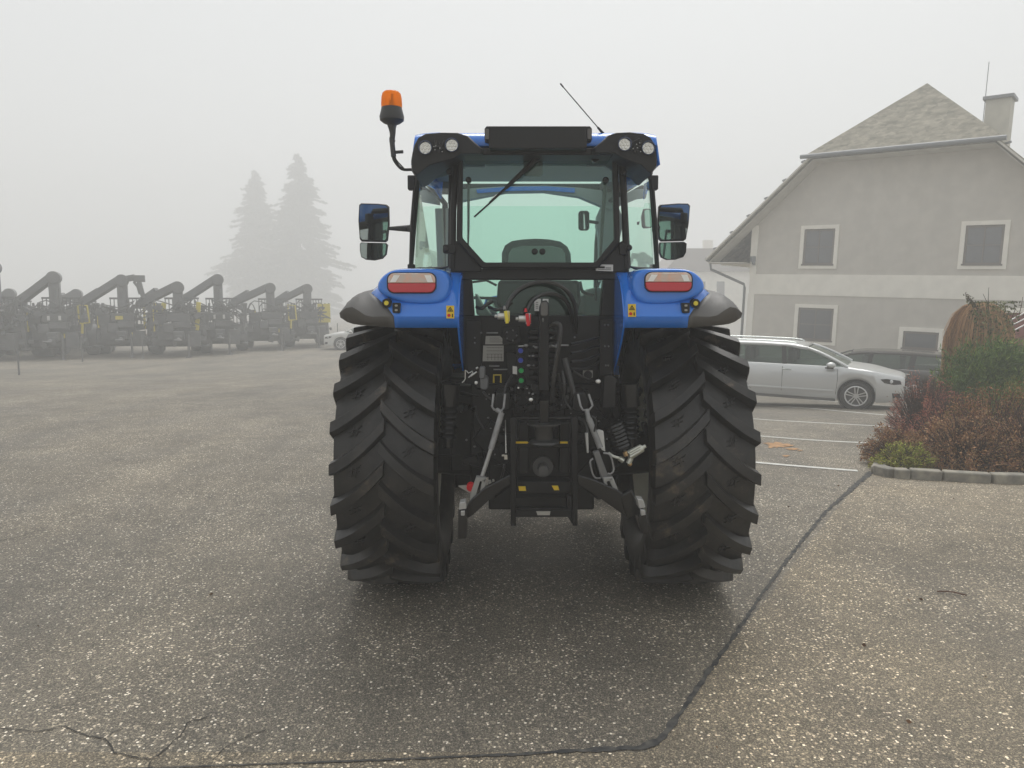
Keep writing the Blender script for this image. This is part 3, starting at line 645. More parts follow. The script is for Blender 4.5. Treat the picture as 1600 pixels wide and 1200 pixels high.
# beacon
bc = sub('beacon', T); YB = 4.12
m = MB(); pb = P(612.5, 196, YB)
m.lathe([(0, -.01), (.022, -.01), (.026, .004), (.046, .012), (.064, .026), (.066, .045), (.060, .068), (.056, .085), (.055, .092), (0, .092)], pb, 'Z', 32)
m.tube([pb + Vector((0, 0, -.005)), pb + Vector((.003, 0, -.04)), P(613, 217, YB)], [.022, .016, .014], 12); m.tube([P(612, 215, YB), P(615, 245, YB)], .014, 10)
m.tube([P(609, 219, YB), P(617, 221, YB)], .010, 8); m.tube([P(616, 238, YB), P(630, 237, YB)], .009, 8)
m.build('beacon_base', M_plast2 if False else mat('beacon_black', (.03, .03, .03), .45), bc)
m = MB(); m.tube([P(614, 244, YB), P(617, 252, YB), P(628, 264, YB), (P(644, 265, YB))], .008, 8, smooth=4); m.tube([P(617, 244, YB), P(620, 251, YB), P(631, 263, YB)], .004, 6, smooth=3); m.build('beacon_bracket', M_blk, bc)
def orange():
    m = bpy.data.materials.new('orange_lens'); m.use_nodes = True; t = m.node_tree; b = t.nodes['Principled BSDF']; o = t.nodes['Material Output']
    b.inputs['Base Color'].default_value = (1, .33, .01, 1); b.inputs['Roughness'].default_value = .15
    tr = t.nodes.new('ShaderNodeBsdfTranslucent'); tr.inputs[0].default_value = (1, .42, .02, 1); tp = t.nodes.new('ShaderNodeBsdfTransparent'); tp.inputs[0].default_value = (1, .48, .05, 1)
    m1 = t.nodes.new('ShaderNodeMixShader'); m2 = t.nodes.new('ShaderNodeMixShader'); m1.inputs[0].default_value = .6; m2.inputs[0].default_value = .35
    t.links.new(b.outputs[0], m1.inputs[1]); t.links.new(tr.outputs[0], m1.inputs[2]); t.links.new(m1.outputs[0], m2.inputs[1]); t.links.new(tp.outputs[0], m2.inputs[2]); t.links.new(m2.outputs[0], o.inputs['Surface']); return m
m = MB(); m.lathe([(.055, .092), (.056, .11), (.054, .145), (.049, .165), (.040, .174), (.02, .178), (0, .1785)], pb, 'Z', 32); m.build('beacon_lens', orange(), bc)
m = MB(); m.cyl(pb + Vector((0, 0, .09)), pb + Vector((0, 0, .13)), .018, .012, 10); m.tube([pb + Vector((.002, 0, .12)), pb + Vector((.004, 0, .165))], .006, 6); m.build('beacon_bulb', M_blk, bc)
# antenna
m = MB(); a = P(948, 215, 4.12); b = P(934, 199, 4.12); c = P(880, 136, 4.12); d2 = P(875.5, 130.5, 4.12)
m.tube([a, b], [.009, .006], 8); m.tube([b, c], .0028, 6); m.tube([c, d2], .0042, 6); m.build('antenna', M_blk, T)
# mirrors
def side_mirror(sd):
    Ym = 5.55
    if sd < 0:
        up = [(562, 321), (565, 318), (590, 317.5), (603, 318.5), (607, 322), (607.5, 350), (605, 375), (602, 378), (566, 378), (563, 374), (561, 345)]
        lo = [(565, 379), (602, 379), (605, 382), (603, 397), (597, 404), (585, 407), (572, 406), (565, 402), (563, 392), (563, 381)]
        arm = [(606, 357), (643, 357)]; ga = 562.5, 606; r1 = (.012, .028)
    else:
        up = [(1030, 322), (1033, 318.5), (1060, 317.5), (1074, 318.5), (1077, 322), (1075, 350), (1071, 374), (1067, 377), (1034, 377), (1030, 373), (1028.5, 345)]
        lo = [(1032, 378), (1068, 378), (1072, 381), (1071, 395), (1067, 402), (1055, 406), (1042, 406), (1034, 402), (1031, 394), (1031, 380)]
        arm = [(1030, 357), (1018, 356)]; r1 = (.02, .02)
    mr = sub('side_mirror', T)
    for q, nm in ((up, 'upper'), (lo, 'lower')):
        a = [P(x, y, Ym) for x, y in q]; c = sum(a, Vector()) / len(a); n = len(a); a = [p + Vector((0, (p.x - c.x) * -sd * .33, 0)) for p in a]
        rings = [[p + (c - p) * .035 + Vector((0, -.002, 0)) for p in a], [p + Vector((0, .012, 0)) for p in a], [p + (c - p) * .06 + Vector((0, .05, 0)) for p in a], [p + (c - p) * .45 + Vector((0, .095, 0)) for p in a]]
        m = MB(); m.add([p for r in rings for p in r], [(i * n + j, i * n + (j + 1) % n, (i + 1) * n + (j + 1) % n, (i + 1) * n + j) for i in range(3) for j in range(n)] + [tuple(range(n)), tuple(range(3 * n, 4 * n))])
        m.build('mirror_housing', M_blk, mr, ang=50)
        m = MB(); yaw = -.12 * sd * 0
        g1 = [p + (c - p) * .09 for p in a]
        g1 = [p + Vector((0, -.012, 0)) for p in g1]
        m.prism(g1, [p + Vector((0, .006, 0)) for p in g1]); m.build('mirror_glass', M_mirr, mr, smooth=False)
    m = MB(); m.tube([P(arm[0][0], arm[0][1], Ym + .03), P(arm[1][0], arm[1][1], Ym + .03)], list(r1), 10); m.ball(P(arm[1][0], arm[1][1], Ym), .03, seg=12); m.build('mirror_arm', M_blk, mr)
M_mirr = mat('mirror_dark', (.30, .34, .32), .03, metal=1)
side_mirror(-1); side_mirror(1)
# white maker sticker
m = MB(); m.px([(931, 413), (958, 413.5), (958, 424), (931, 423)], YR - .002, YR + .002); st = m.build('white_sticker', M_white, cab, smooth=False)
m = MB(); m.px([(934.5, 416), (945, 416.2), (945, 419.4), (934.5, 419.2)], YR - .0035, YR - .0022); m.px([(946, 418), (955, 418.2), (955, 419.4), (946, 419.2)], YR - .0035, YR - .0022); m.px([(935, 420.6), (955, 421), (955, 421.8), (935, 421.4)], YR - .0035, YR - .0022); m.build('sticker_print', M_blk, st, smooth=False)

# --- rear equipment
def part(name, m_, mt, bevel=.003, parent=T, **k): return m_.build(name, mt, parent, bevel=bevel, **k)
def tubes(name, mt, lst, parent=T, sm=5):
    m = MB()
    for pts, Yv, r in lst:
        q = [P(x, y, (Yv[i] if isinstance(Yv, (list, tuple)) else Yv)) for i, (x, y) in enumerate(pts)]
        m.tube(q, r, 8, smooth=sm if len(q) > 2 else 0)
    return m.build(name, mt, parent)
# rear wall details
m = MB(); m.px([(728, 500), (752, 500), (752, 600), (730, 600)], 4.20, 4.235); m.px([(938, 500), (958, 500), (955, 600), (936, 600)], 4.19, 4.235); part('rail', m, M_black)
m = MB()
for y in (508, 541, 571, 597): 
    for x in (946, 951): m.ball(P(x + random.uniform(-1, 1), y, 4.19), .006, seg=8)
for x, y in ((742, 528), (742, 536), (752, 520), (799, 533), (898, 527)): m.ball(P(x, y, 4.195), .006, seg=8)
part('bolt', m, M_dull, 0)
m = MB(); m.px([(759, 525), (781, 525), (794.5, 538), (758, 538)], 4.19, 4.20); pl = part('type_plate', m, M_plate, 0, smooth=False)
m = MB(); m.px([(755, 540), (787, 540), (787, 564.5), (754, 564.5)], 4.19, 4.20); pl2 = part('rating_plate', m, M_plate, 0, smooth=False)
m = MB()
for x in (762, 768, 773, 778, 783): m.px([(x, 553), (x + .5, 553), (x + .5, 563), (x, 563)], 4.188, 4.189)
for y in (543, 548, 553, 558): m.px([(760, y), (785, y), (785, y + .5), (760, y + .5)], 4.188, 4.189)
m.build('plate_print', M_blk, pl2, smooth=False)
m = MB(); 
for y in (528, 531, 534): m.px([(765, y), (780 + (y - 528), y), (780 + (y - 528), y + .5), (765, y + .5)], 4.188, 4.189)
m.build('plate_print', M_blk, pl, smooth=False)
m = MB(); m.px([(760, 519.5), (778, 519.5), (778, 521), (760, 521)], 4.18, 4.22); m.px([(771, 577), (800, 577), (800, 578.3), (771, 578.3)], 4.17, 4.22); m.px([(764, 571.5), (780, 571.5), (780, 572.8), (764, 572.8)], 4.17, 4.22); part('bracket', m, M_dull, 0)
# seven pin socket
p = P(799, 524, 4.16); m = MB(); m.cyl(p, p + Vector((0, .06, 0)), .036, .04, 20); m.box(p + Vector((0, .03, 0)), (.10, .03, .10)); part('trailer_socket', m, M_plast, .004)
m = MB()
for k in range(5): m.ball(p + Vector((.03 * math.cos(k * 1.256), -.004, .03 * math.sin(k * 1.256))), .006, seg=6)
part('socket_pin', m, M_dull, 0)
# valve stack and colour caps
m = MB(); m.px([(806, 540), (834, 540), (834, 604), (808, 604)], 4.02, 4.2); m.px([(792, 552), (808, 552), (808, 604), (794, 604)], 4.10, 4.22)
for y in (519, 528, 538, 546, 556, 566, 575, 590): 
    m.px(rrect(836 - 10, y - 3, 846, y + 3, 2), 3.93 + random.uniform(0, .06), 4.2); m.px(rrect(856, y - 3, 872 + random.uniform(-4, 4), y + 3, 2), 3.95 + random.uniform(0, .06), 4.2)
part('valve_block', m, M_black, .003)
for (x, y), mt in zip(((813.5, 548), (813.5, 563), (814.5, 579), (814.5, 594.5)), (M_bluecap, M_bluecap, M_green, M_green)):
    p = P(x, y, 3.99); m = MB(); m.cyl(p + Vector((0, .0, 0)), p + Vector((0, .06, 0)), .022, .024, 20); cp = part('coupling', m, M_plast, .002); m = MB(); m.cyl(p + Vector((0, -.012, 0)), p, .012, .014, 18); m.build('coupling_cap', mt, cp)
m = MB(); m.px([(810, 540), (820, 540), (820, 541.2), (810, 541.2)], 3.985, 3.99); m.px([(801, 572), (808, 573), (808, 585), (801, 584)], 4.02, 4.03); part('white_tag', m, M_white, 0)
m = MB()
for x, y in ((827, 556), (834, 541), (833, 556), (834, 571), (838, 543), (862, 540), (868, 542), (826, 571), (822, 540), (845, 526), (861, 528), (850, 540)): m.ball(P(x, y, 3.93), random.uniform(.004, .009), sx=1.6, seg=8)
m.tube([P(868, 539.5, 3.94), P(888, 539.5, 3.96)], .005, 6); m.tube([P(856, 541, 3.94), P(866, 541, 3.96)], .008, 6)
part('hydraulic_fitting', m, M_dull, 0)
# black vertical top-link holder
m = MB(); m.px([(842, 520), (843, 480), (846, 471), (852, 469), (857, 472), (858, 482), (858, 520), (859, 612), (841, 612)], 3.86, 3.93); part('top_link', m, M_black, .008)
m = MB(); m.px(rrect(845, 472, 856, 494, 4), 3.845, 3.862); m.px([(847, 497), (850, 497), (850, 503), (847, 503)], 3.845, 3.862); part('top_link_handle', m, M_plast2, .004)
m = MB(); m.px([(835, 467), (845, 467), (845, 486), (835, 486)], 4.20, 4.21); m.px([(848, 467), (857, 467), (857, 486), (848, 486)], 4.20, 4.21); pt_ = part('white_label', m, M_white, 0)
m = MB()
for y in (471, 475): m.px([(853 + 2 * math.cos(k), y + 1.8 * math.sin(k)) for k in np.linspace(0, 5.5, 8)], 4.197, 4.199)
for y in (472, 475, 478, 481): m.px([(837, y), (841, y), (841, y + .8), (837, y + .8)], 4.197, 4.199)
m.build('label_print', M_blk, pt_, smooth=False)
# air couplings, yellow and red
for x, y, mt in ((786, 494, M_yelcap), (819, 498, M_red)):
    p = P(x, y, 3.92); m = MB(); m.tube([p + Vector((-.03, 0, 0)), p + Vector((.012, 0, 0))], [.018, .018], 14); m.tube([p + Vector((-.045, 0, 0)), p + Vector((-.03, 0, 0))], .009, 10); m.box(p + Vector((.022, .0, .0)), (.028, .04, .058)); ac = part('air_coupling', m, mat('cast_alu', (.6, .6, .58), .35, metal=.6), .004)
    m = MB(); m.box(p + Vector((.018, -.024, -.005)), (.018, .014, .066), Matrix.Rotation(R(-8), 3, 'Y')); m.box(p + Vector((.032, -.02, .0)), (.005, .02, .05)); m.build('coupling_cover', mt, ac, bevel=.003)
    m = MB(); m.tube([p + Vector((.008, 0, .035)), p + Vector((.008, 0, .055))], [.009, .005], 8); m.build('coupling_stem', mt if mt is M_red else M_dull, ac)
tubes('hose', M_hose, [
    ([(790, 484), (797, 468), (812, 452), (836, 442), (862, 442), (885, 454), (897, 475), (900, 500), (899, 520)], [3.93, 3.95, 3.97, 3.98, 3.98, 4.0, 4.05, 4.1, 4.14], .012),
    ([(823, 487), (832, 470), (846, 461), (864, 459), (882, 468), (892, 486), (895, 505)], [3.93, 3.94, 3.97, 3.99, 4.02, 4.08, 4.14], .011),
    ([(853, 517), (862, 508), (872, 506), (876, 513), (874, 535), (869, 565), (864, 600), (862, 628)], [3.9, 3.86, 3.84, 3.83, 3.83, 3.84, 3.86, 3.9], .011),
    ([(892, 538), (910, 534), (930, 529), (936, 527)], [4.0, 4.05, 4.15, 4.19], .008), ([(892, 552), (910, 549), (925, 543), (936, 541)], [4.0, 4.05, 4.15, 4.19], .008),
    ([(892, 565), (912, 563), (926, 558), (936, 554)], [4.0, 4.05, 4.15, 4.19], .008), ([(892, 576), (912, 576), (928, 571), (936, 564)], [4.0, 4.05, 4.15, 4.19], .007),
    ([(882, 560), (888, 585), (896, 615), (901, 640)], [3.95, 3.93, 3.92, 3.95], .018), ([(878, 580), (882, 605), (878, 640)], [3.9, 3.88, 3.92], .008),
    ([(872, 584), (876, 602), (884, 628), (892, 640)], [3.9, 3.9, 3.9, 3.9], .007), ([(895, 580), (915, 592), (930, 596)], [4.0, 4.05, 4.1], .008),
    ([(755, 612), (762, 620), (772, 626)], [4.0, 3.95, 3.9], .007), ([(743, 634), (746, 652), (756, 670)], [4.1, 4.05, 4.0], .005),
    ([(800, 587), (792, 600), (786, 618)], [4.0, 3.95, 3.9], .007), ([(902, 653), (912, 657), (917, 666), (918, 676)], [3.8, 3.76, 3.74, 3.73], .008),
    ([(925, 650), (931, 656), (930, 668), (928, 676)], [3.7, 3.68, 3.7, 3.72], .005), ([(764, 762), (780, 752), (786, 738), (788, 726)], [3.9, 3.85, 3.8, 3.8], .006),
    ([(770, 470), (758, 478), (752, 482), (745, 480)], [4.15, 4.15, 4.15, 4.2], .010), ([(800, 472), (790, 480), (776, 484), (764, 480)], [4.1, 4.1, 4.1, 4.15], .010)])
# lever linkage outlined in metal at the left
tubes('latch_lever', M_steel, [([(722, 598), (727, 592), (727, 578), (732, 583), (738, 580), (738, 584), (732, 590)], 4.05, .0035), ([(735, 588), (745, 581)], 4.03, .005), ([(744, 576), (747, 574)], 4.03, .006)], sm=2)
# washer bottle, yellow hose guard
m = MB(); m.px(rrect(749, 573, 758, 592, 3), 4.02, 4.07); m.px(rrect(750, 588, 763, 609, 5), 4.04, 4.12); part('reservoir', m, mat('clouded_plastic', (.14, .145, .15), .45), .006)
m = MB(); m.tube([P(771.5, 598, 4.05), P(771.5, 586, 4.05), P(782.5, 586, 4.05), P(782.5, 598, 4.05)], .006, 6); part('yellow_clip', m, mat('dull_yellow', (.42, .32, .03), .5), 0)
m = MB(); m.px([(911, 579), (926, 579), (926, 590), (911, 590)], 4.12, 4.13); part('info_plate', m, M_plate, 0)
p = P(919, 586, 4.11); m = MB(); m.cyl(p, p + Vector((0, .04, 0)), .022, .03, 16); part('round_cap', m, M_black, .002)
m = MB(); m.ball(P(934.5, 596, 4.0), .012, sx=1.3, seg=10); m.ball(P(829.5, 624.5, 3.85), .010, sx=1.2, seg=10); m.ball(P(744, 598, 4.0), .010, seg=10); m.ball(P(810, 606, 3.9), .006, seg=8); part('bright_fitting', m, mat('polished_bolt', (.85, .85, .82), .25, metal=.3), 0)
# lift housing, rockshaft and arms
m = MB(); m.px([(735, 600), (955, 600), (950, 690), (900, 745), (800, 745), (740, 690)], 4.2, 4.4); m.px([(805, 604), (880, 604), (884, 655), (800, 655)], 3.98, 4.3)
m.cyl(P(790, 626, 4.05), P(900, 626, 4.05), .05); m.px([(776, 613), (796, 613), (797, 640), (784, 645), (770, 640)], 3.90, 4.1); m.px([(896, 613), (914, 613), (921, 640), (905, 645), (894, 640)], 3.90, 4.1)
m.cyl(P(803, 624, 3.88), P(808, 624, 3.88), .026)
part('lift_housing', m, M_black, .008)
m = MB()
for k in range(60):
    x = random.uniform(800, 896); y = random.uniform(604, 652); q = P(x, y, 3.90 + random.uniform(0, .06)); r_ = random.random()
    if r_ < .4: m.cyl(q, q + Vector((random.uniform(-.03, .03), .05, random.uniform(-.02, .02))), random.uniform(.006, .016), seg=10)
    elif r_ < .75: m.box(q, (random.uniform(.01, .05), .04, random.uniform(.01, .04)), Matrix.Rotation(random.uniform(-.5, .5), 3, 'Y'))
    else: m.tube([q, q + Vector((random.uniform(-.06, .06), random.uniform(-.02, .02), random.uniform(-.06, .02)))], .005, 6)
part('linkage_fitting', m, M_black, .002)
m = MB()
for k in range(60):
    x = random.choice((random.uniform(700, 742), random.uniform(925, 1020), random.uniform(742, 796), random.uniform(900, 940))); y = random.uniform(600, 725); q = P(x, y, 4.12 + random.uniform(0, .1)); r_ = random.random()
    if r_ < .4: m.cyl(q, q + Vector((random.uniform(-.03, .03), .06, random.uniform(-.02, .02))), random.uniform(.01, .03), seg=10)
    elif r_ < .75: m.box(q, (random.uniform(.02, .09), .05, random.uniform(.02, .08)), Matrix.Rotation(random.uniform(-.5, .5), 3, 'Y'))
    else: m.tube([q, q + Vector((random.uniform(-.15, .15), random.uniform(-.02, .02), random.uniform(-.12, .02)))], .006, 6)
part('axle_fitting', m, M_black, .002)
m = MB()
for k in range(46):
    x = random.uniform(700, 1010); y = random.uniform(604, 735); m.ball(P(x, y, 3.90 if 800 < x < 896 and y < 650 else 4.10), random.uniform(.003, .007), sx=random.uniform(.7, 1.8), seg=6)
part('small_fitting', m, M_dull, 0)
# bellows / coil springs on both sides of the axle
for x, s_ in ((704, 1), (983, -1)):
    m = MB(); a = P(x, 600, 4.0); b = P(x - 4 * s_, 690, 4.0); dd = b - a
    m.tube([a, a + dd * .38], .052, 16)
    rs = []; pts = []
    for k in range(13): pts.append(a + dd * (.38 + .55 * k / 12)); rs.append(.036 if k % 2 else .050)
    m.tube(pts, rs, 16); m.tube([a + dd * .9, b + dd * .1], .03, 12); part('lift_cylinder', m, M_blackg, 0)
m = MB(); m.px([(944, 588), (956, 586), (963, 590), (962, 636), (941, 638), (943, 600)], 3.98, 4.08); part('side_guard', m, M_plast, .006)
# left lift rod
m = MB(); a = P(784, 645, 3.74); b = P(767, 702, 3.70); c = P(754, 745, 3.68)
m.tube([a, b], .0150, 14); m.tube([P(776, 640, 3.76), a], .012, 10); lr = part('lift_rod', m, M_dull, 0)
m = MB(); m.tube([b, P(753.5, 744, 3.68)], [.0105, .0105], 12); m.build('rod_shaft', mat('rod_light', (.33, .33, .32), .4, metal=.4), lr)
m = MB(); m.tube([P(771, 616, 3.80), P(769, 636, 3.77), P(772, 640, 3.76), P(783, 642, 3.76), P(787, 637, 3.77), P(789, 616, 3.80)], .006, 8); m.build('clevis', M_dull, lr)
m = MB(); fk = lambda pts, Y0=3.64, Y1=3.69: m.px(pts, Y0, Y1)
fk([(744, 746), (759, 748), (758, 753), (750, 752), (741, 782), (734, 788), (735, 772)]); fk([(753, 752), (759, 748), (757, 770), (756, 784), (749, 790), (748, 778)]); m.build('lower_fork', mat('fork_grey', (.30, .30, .29), .45, metal=.3), lr, bevel=.004)
# right lift rod with turnbuckle
m = MB(); m.tube([P(917, 641, 3.76), P(920, 656, 3.74)], .013, 12); m.tube([P(920, 654, 3.74), P(938, 700, 3.71)], .016, 12); rl = part('lift_rod', m, M_dull, 0)
m = MB(); m.px([(927, 707), (936, 705), (951, 745), (940, 749)], 3.66, 3.70); m.build('turnbuckle', mat('turnbuckle_grey', (.16, .16, .16), .45, metal=.3), rl, bevel=.004)
m = MB(); m.tube([P(903, 616, 3.80), P(907, 634, 3.77), P(911, 641, 3.76), P(921, 640, 3.76), P(926, 634, 3.77), P(920, 616, 3.80)], .006, 8)
m.tube([P(926, 717, 3.66), P(922, 722, 3.65), P(926, 740, 3.65), P(931, 747, 3.65), P(938, 747, 3.66)], .005, 6, smooth=3); m.tube([P(943, 708, 3.66), P(951, 709, 3.65), P(955, 715, 3.65), P(959, 733, 3.65), P(955, 740, 3.65), P(950, 740, 3.66)], .005, 6, smooth=3); m.build('turnbuckle_handle', M_dull, rl)
m = MB(); fk([(942, 747), (957, 745), (958, 750), (948, 753), (959, 786), (953, 790)]); fk([(951, 748), (958, 746), (972, 780), (966, 784)]); m.build('lower_fork', mat('fork_grey', (.30, .30, .29), .45), rl, bevel=.004)
# lower links and ball hooks
def lower_link(sd):
    m = MB()
    if sd < 0:
        m.px([(797, 742), (797, 757), (766, 780), (739, 805), (728, 812), (722, 800), (737, 780), (757, 762)], 3.62, 3.655); m.bar(P(800, 748, 4.3), P(765, 774, 3.68), .05, .045)
        hk = [(716, 795), (725, 793), (729, 800), (729, 842), (715, 843)]; br = [(718, 786), (727, 784), (729, 795), (717, 797)]; b2_ = [(720, 799), (726, 799), (726, 806), (720, 806)]
    else:
        m.px([(903, 742), (903, 757), (938, 779), (973, 804), (990, 800), (990, 782), (965, 766), (930, 750)], 3.62, 3.655); m.bar(P(905, 748, 4.3), P(940, 774, 3.68), .05, .045)
        m.px([(970, 775), (988, 765), (1000, 800), (980, 812)], 3.60, 3.65)
        hk = [(1000, 800), (1012, 803), (1014, 835), (1004, 835), (997, 815)]; br = [(996, 780), (1005, 781), (1009, 793), (999, 795)]; b2_ = [(1001, 797), (1008, 797), (1009, 805), (1002, 806)]
    ll = part('lower_link', m, M_blackg, .006)
    m = MB(); m.px(hk, 3.50, 3.60); m.build('hook', M_blackg, ll, bevel=.008)
    m = MB(); m.px(br, 3.50, 3.57); m.px(b2_, 3.485, 3.51); m.build('hook_latch', mat('latch_grey', (.40, .40, .39), .4, metal=.3), ll, bevel=.003)
    if sd < 0:
        m = MB(); m.px([(716, 760), (742, 758), (742, 772), (733, 770)], 3.80, 3.82); m.build('white_bracket', M_plate, ll)
        p = P(735, 762, 3.76); m = MB(); m.cyl(p, p + Vector((0, .04, 0)), .020, .022, 18); m.build('red_knob', M_red, ll)
lower_link(-1); lower_link(1)
m = MB(); m.px([(763, 751), (767, 751), (769, 761), (765, 761)], 3.9, 3.92); m.px([(769, 750), (772, 750), (774, 760), (770, 760)], 3.9, 3.92); m.px([(912, 749), (915, 749), (917, 758), (914, 758)], 3.9, 3.92); part('check_pin', m, M_plate, 0)
# filter canister, air valve, white guards at the right
m = MB(); a = P(958, 662, 3.86); b = P(972, 700, 3.86); dd = b - a; pts = [a + dd * k / 14 for k in range(15)]; m.tube(pts, [.050 + (.005 if k % 2 else 0) for k in range(15)], 24); part('filter_canister', m, M_blackg, 0)
m = MB(); m.tube([P(951, 708, 3.78), P(958, 713, 3.76), P(968, 716, 3.76)], .008, 8, smooth=2); m.tube([P(982, 712, 3.76), P(1003, 700, 3.78)], [.026, .022], 14); m.tube([P(1003, 700, 3.78), P(1009, 697, 3.78)], .010, 10)
for k in range(3): m.tube([P(984, 706 + 4 * k, 3.735), P(1000, 697 + 4 * k, 3.75)], .006, 6)
m.tube([P(968, 716, 3.76), P(974, 720, 3.76)], .014, 10); m.tube([P(986, 716, 3.75), P(982, 724, 3.75)], .014, 10); av = part('air_valve', m, mat('cast_valve', (.55, .56, .50), .35, metal=.7), 0)
m = MB(); m.tube([P(976, 706, 3.75), P(979, 712, 3.75)], .012, 10); m.ball(P(984, 725, 3.75), .013, seg=10); m.build('brass_fitting', M_brass, av)
m = MB(); m.px([(932, 674), (936, 672), (943, 674), (946, 706), (940, 703)], 3.80, 3.83); m.px([(914, 677), (919, 676), (920, 708), (917, 708)], 3.80, 3.82); part('white_guard', m, M_white, .003)
# towing hitch frame
m = MB(); YH = 3.72
m.px([(797.5, 652), (806, 652), (806, 822), (798, 822)], YH, YH + .06); m.px([(893, 652), (902.5, 652), (902.5, 822), (895, 822)], YH, YH + .06)
m.px([(806, 652), (893, 652), (893, 656), (806, 656)], YH + .01, YH + .05); m.px([(886, 775), (893, 775), (895, 820), (886, 806)], YH + .02, YH + .09)
hf = part('hitch_frame', m, M_black, .004)
m = MB(); m.px([(806, 797), (893, 797), (893, 808), (806, 808)], YH + .015, YH + .06); m.px([(807, 794.5), (892, 794.5), (892, 797), (807, 797)], YH + .01, YH + .06); m.build('crossbar', M_black, hf, bevel=.003)
m = MB(); m.px([(838, 799), (860, 799), (859, 805), (840, 805)], YH + .010, YH + .014); m.build('crossbar_label', M_plate, hf, smooth=False)
m = MB(); m.px([(806, 656), (893, 656), (893, 778), (806, 778)], YH + .20, YH + .30); m.px([(810, 660), (826, 660), (826, 740), (810, 740)], YH + .10, YH + .2); m.px([(874, 660), (890, 660), (890, 740), (874, 740)], YH + .10, YH + .2); m.px([(808, 690), (892, 690), (892, 700), (808, 700)], YH + .08, YH + .2); m.px([(808, 752), (892, 752), (892, 772), (808, 772)], YH + .10, YH + .2); m.build('hitch_housing', M_black, hf, bevel=.006)
m = MB(); cx = P(850, 660, YH + .02)
m.lathe([(0, .0), (.085, .0), (.085, -.01), (.055, -.012), (.045, -.05), (.045, -.085), (.072, -.095), (.078, -.105), (.03, -.125), (0, -.125)], cx, 'Z', 32); m.build('hitch_jaw', mat('jaw_paint', (.028, .028, .028), .3), hf)
m = MB(); m.cyl(cx + Vector((0, 0, 0)), cx + Vector((0, 0, .115)), .028, seg=20); m.ball(cx + Vector((0, -.03, -.06)), .012, seg=10); m.build('hitch_pin', M_blackg, hf)
m = MB(); m.px([(806, 690), (824, 690), (826, 691.5), (824, 693), (806, 693)], YH + .07, YH + .075); m.px([(875, 690), (887, 690), (887, 693), (875, 693)], YH + .07, YH + .075); m.px([(810, 760), (821, 760), (822, 767), (811, 767)], YH + .09, YH + .095); m.px([(862, 759), (872, 759), (874, 766), (866, 766)], YH + .09, YH + .095); m.build('yellow_label', M_yel, hf, smooth=False)
m = MB(); p = P(849, 735, YH + .10); m.cyl(p, p + Vector((0, .12, 0)), .026, .026, 24); m.cyl(p + Vector((0, .08, 0)), p + Vector((0, .12, 0)), .055, .06, 24)
for k in range(6): m.bar(p + Vector((.026 * math.cos(k * 1.047), .04, .026 * math.sin(k * 1.047))) + Vector((0, -.04, 0)), p + Vector((.026 * math.cos(k * 1.047), .06, .026 * math.sin(k * 1.047))), .006, .006)
m.build('pto_shaft', mat('machined_steel', (.09, .09, .09), .4), hf)
m = MB(); m.tube([P(789.5, 656, 3.75), P(790.5, 708, 3.72)], .0028, 6); m.px([(788, 711), (792.5, 711), (793, 718), (788, 718)], 3.71, 3.72); m.px([(784, 711), (788, 710), (788, 713), (784, 713)], 3.71, 3.72); part('release_cable', m, M_steel, 0)

# every loose piece of these becomes a part of its own
def split_loose(o):
    me = o.data; n = len(me.vertices); par = list(range(n))
    def find(a):
        while par[a] != a: par[a] = par[par[a]]; a = par[a]
        return a
    for e in me.edges:
        a, b = find(e.vertices[0]), find(e.vertices[1])
        if a != b: par[a] = b
    groups = {}
    for p in me.polygons: groups.setdefault(find(p.vertices[0]), []).append(p)
    if len(groups) < 2: return
    gl = list(groups.values()); nm = o.name.split('.')[0]
    for i, g_ in enumerate(gl):
        idx = sorted({v for p in g_ for v in p.vertices}); mp = {v: k for k, v in enumerate(idx)}
        m2 = bpy.data.meshes.new(nm); m2.from_pydata([tuple(me.vertices[v].co) for v in idx], [], [[mp[v] for v in p.vertices] for p in g_])
        m2.polygons.foreach_set('use_smooth', [p.use_smooth for p in g_]); m2.set_sharp_from_angle(angle=R(35)); m2.materials.append(me.materials[0])
        if i == 0: first = m2; continue
        c = o.copy(); c.data = m2; COL.objects.link(c)
    o.data = first
for o in [q for q in COL.objects if q.type == 'MESH' and q.parent is not None]:
    if o.name.split('.')[0] in ('hose', 'rail', 'rear_pillar', 'reflector', 'bolt', 'small_fitting', 'hydraulic_fitting', 'bright_fitting', 'axle_fitting', 'linkage_fitting', 'check_pin', 'white_guard', 'warning_label', 'window_knob', 'window_latch', 'gas_strut', 'end_cap', 'yellow_label', 'white_label', 'wiring_terminal', 'control_lever', 'fuel_tank', 'cab_lower_wall', 'side_console', 'switch_mark', 'latch_lever', 'bracket', 'turnbuckle_handle', 'front_pillar', 'valve_block', 'lamp_led', 'socket_pin', 'lamp_wiring', 'hook_latch', 'reservoir', 'white_tag', 'release_cable'): split_loose(o)

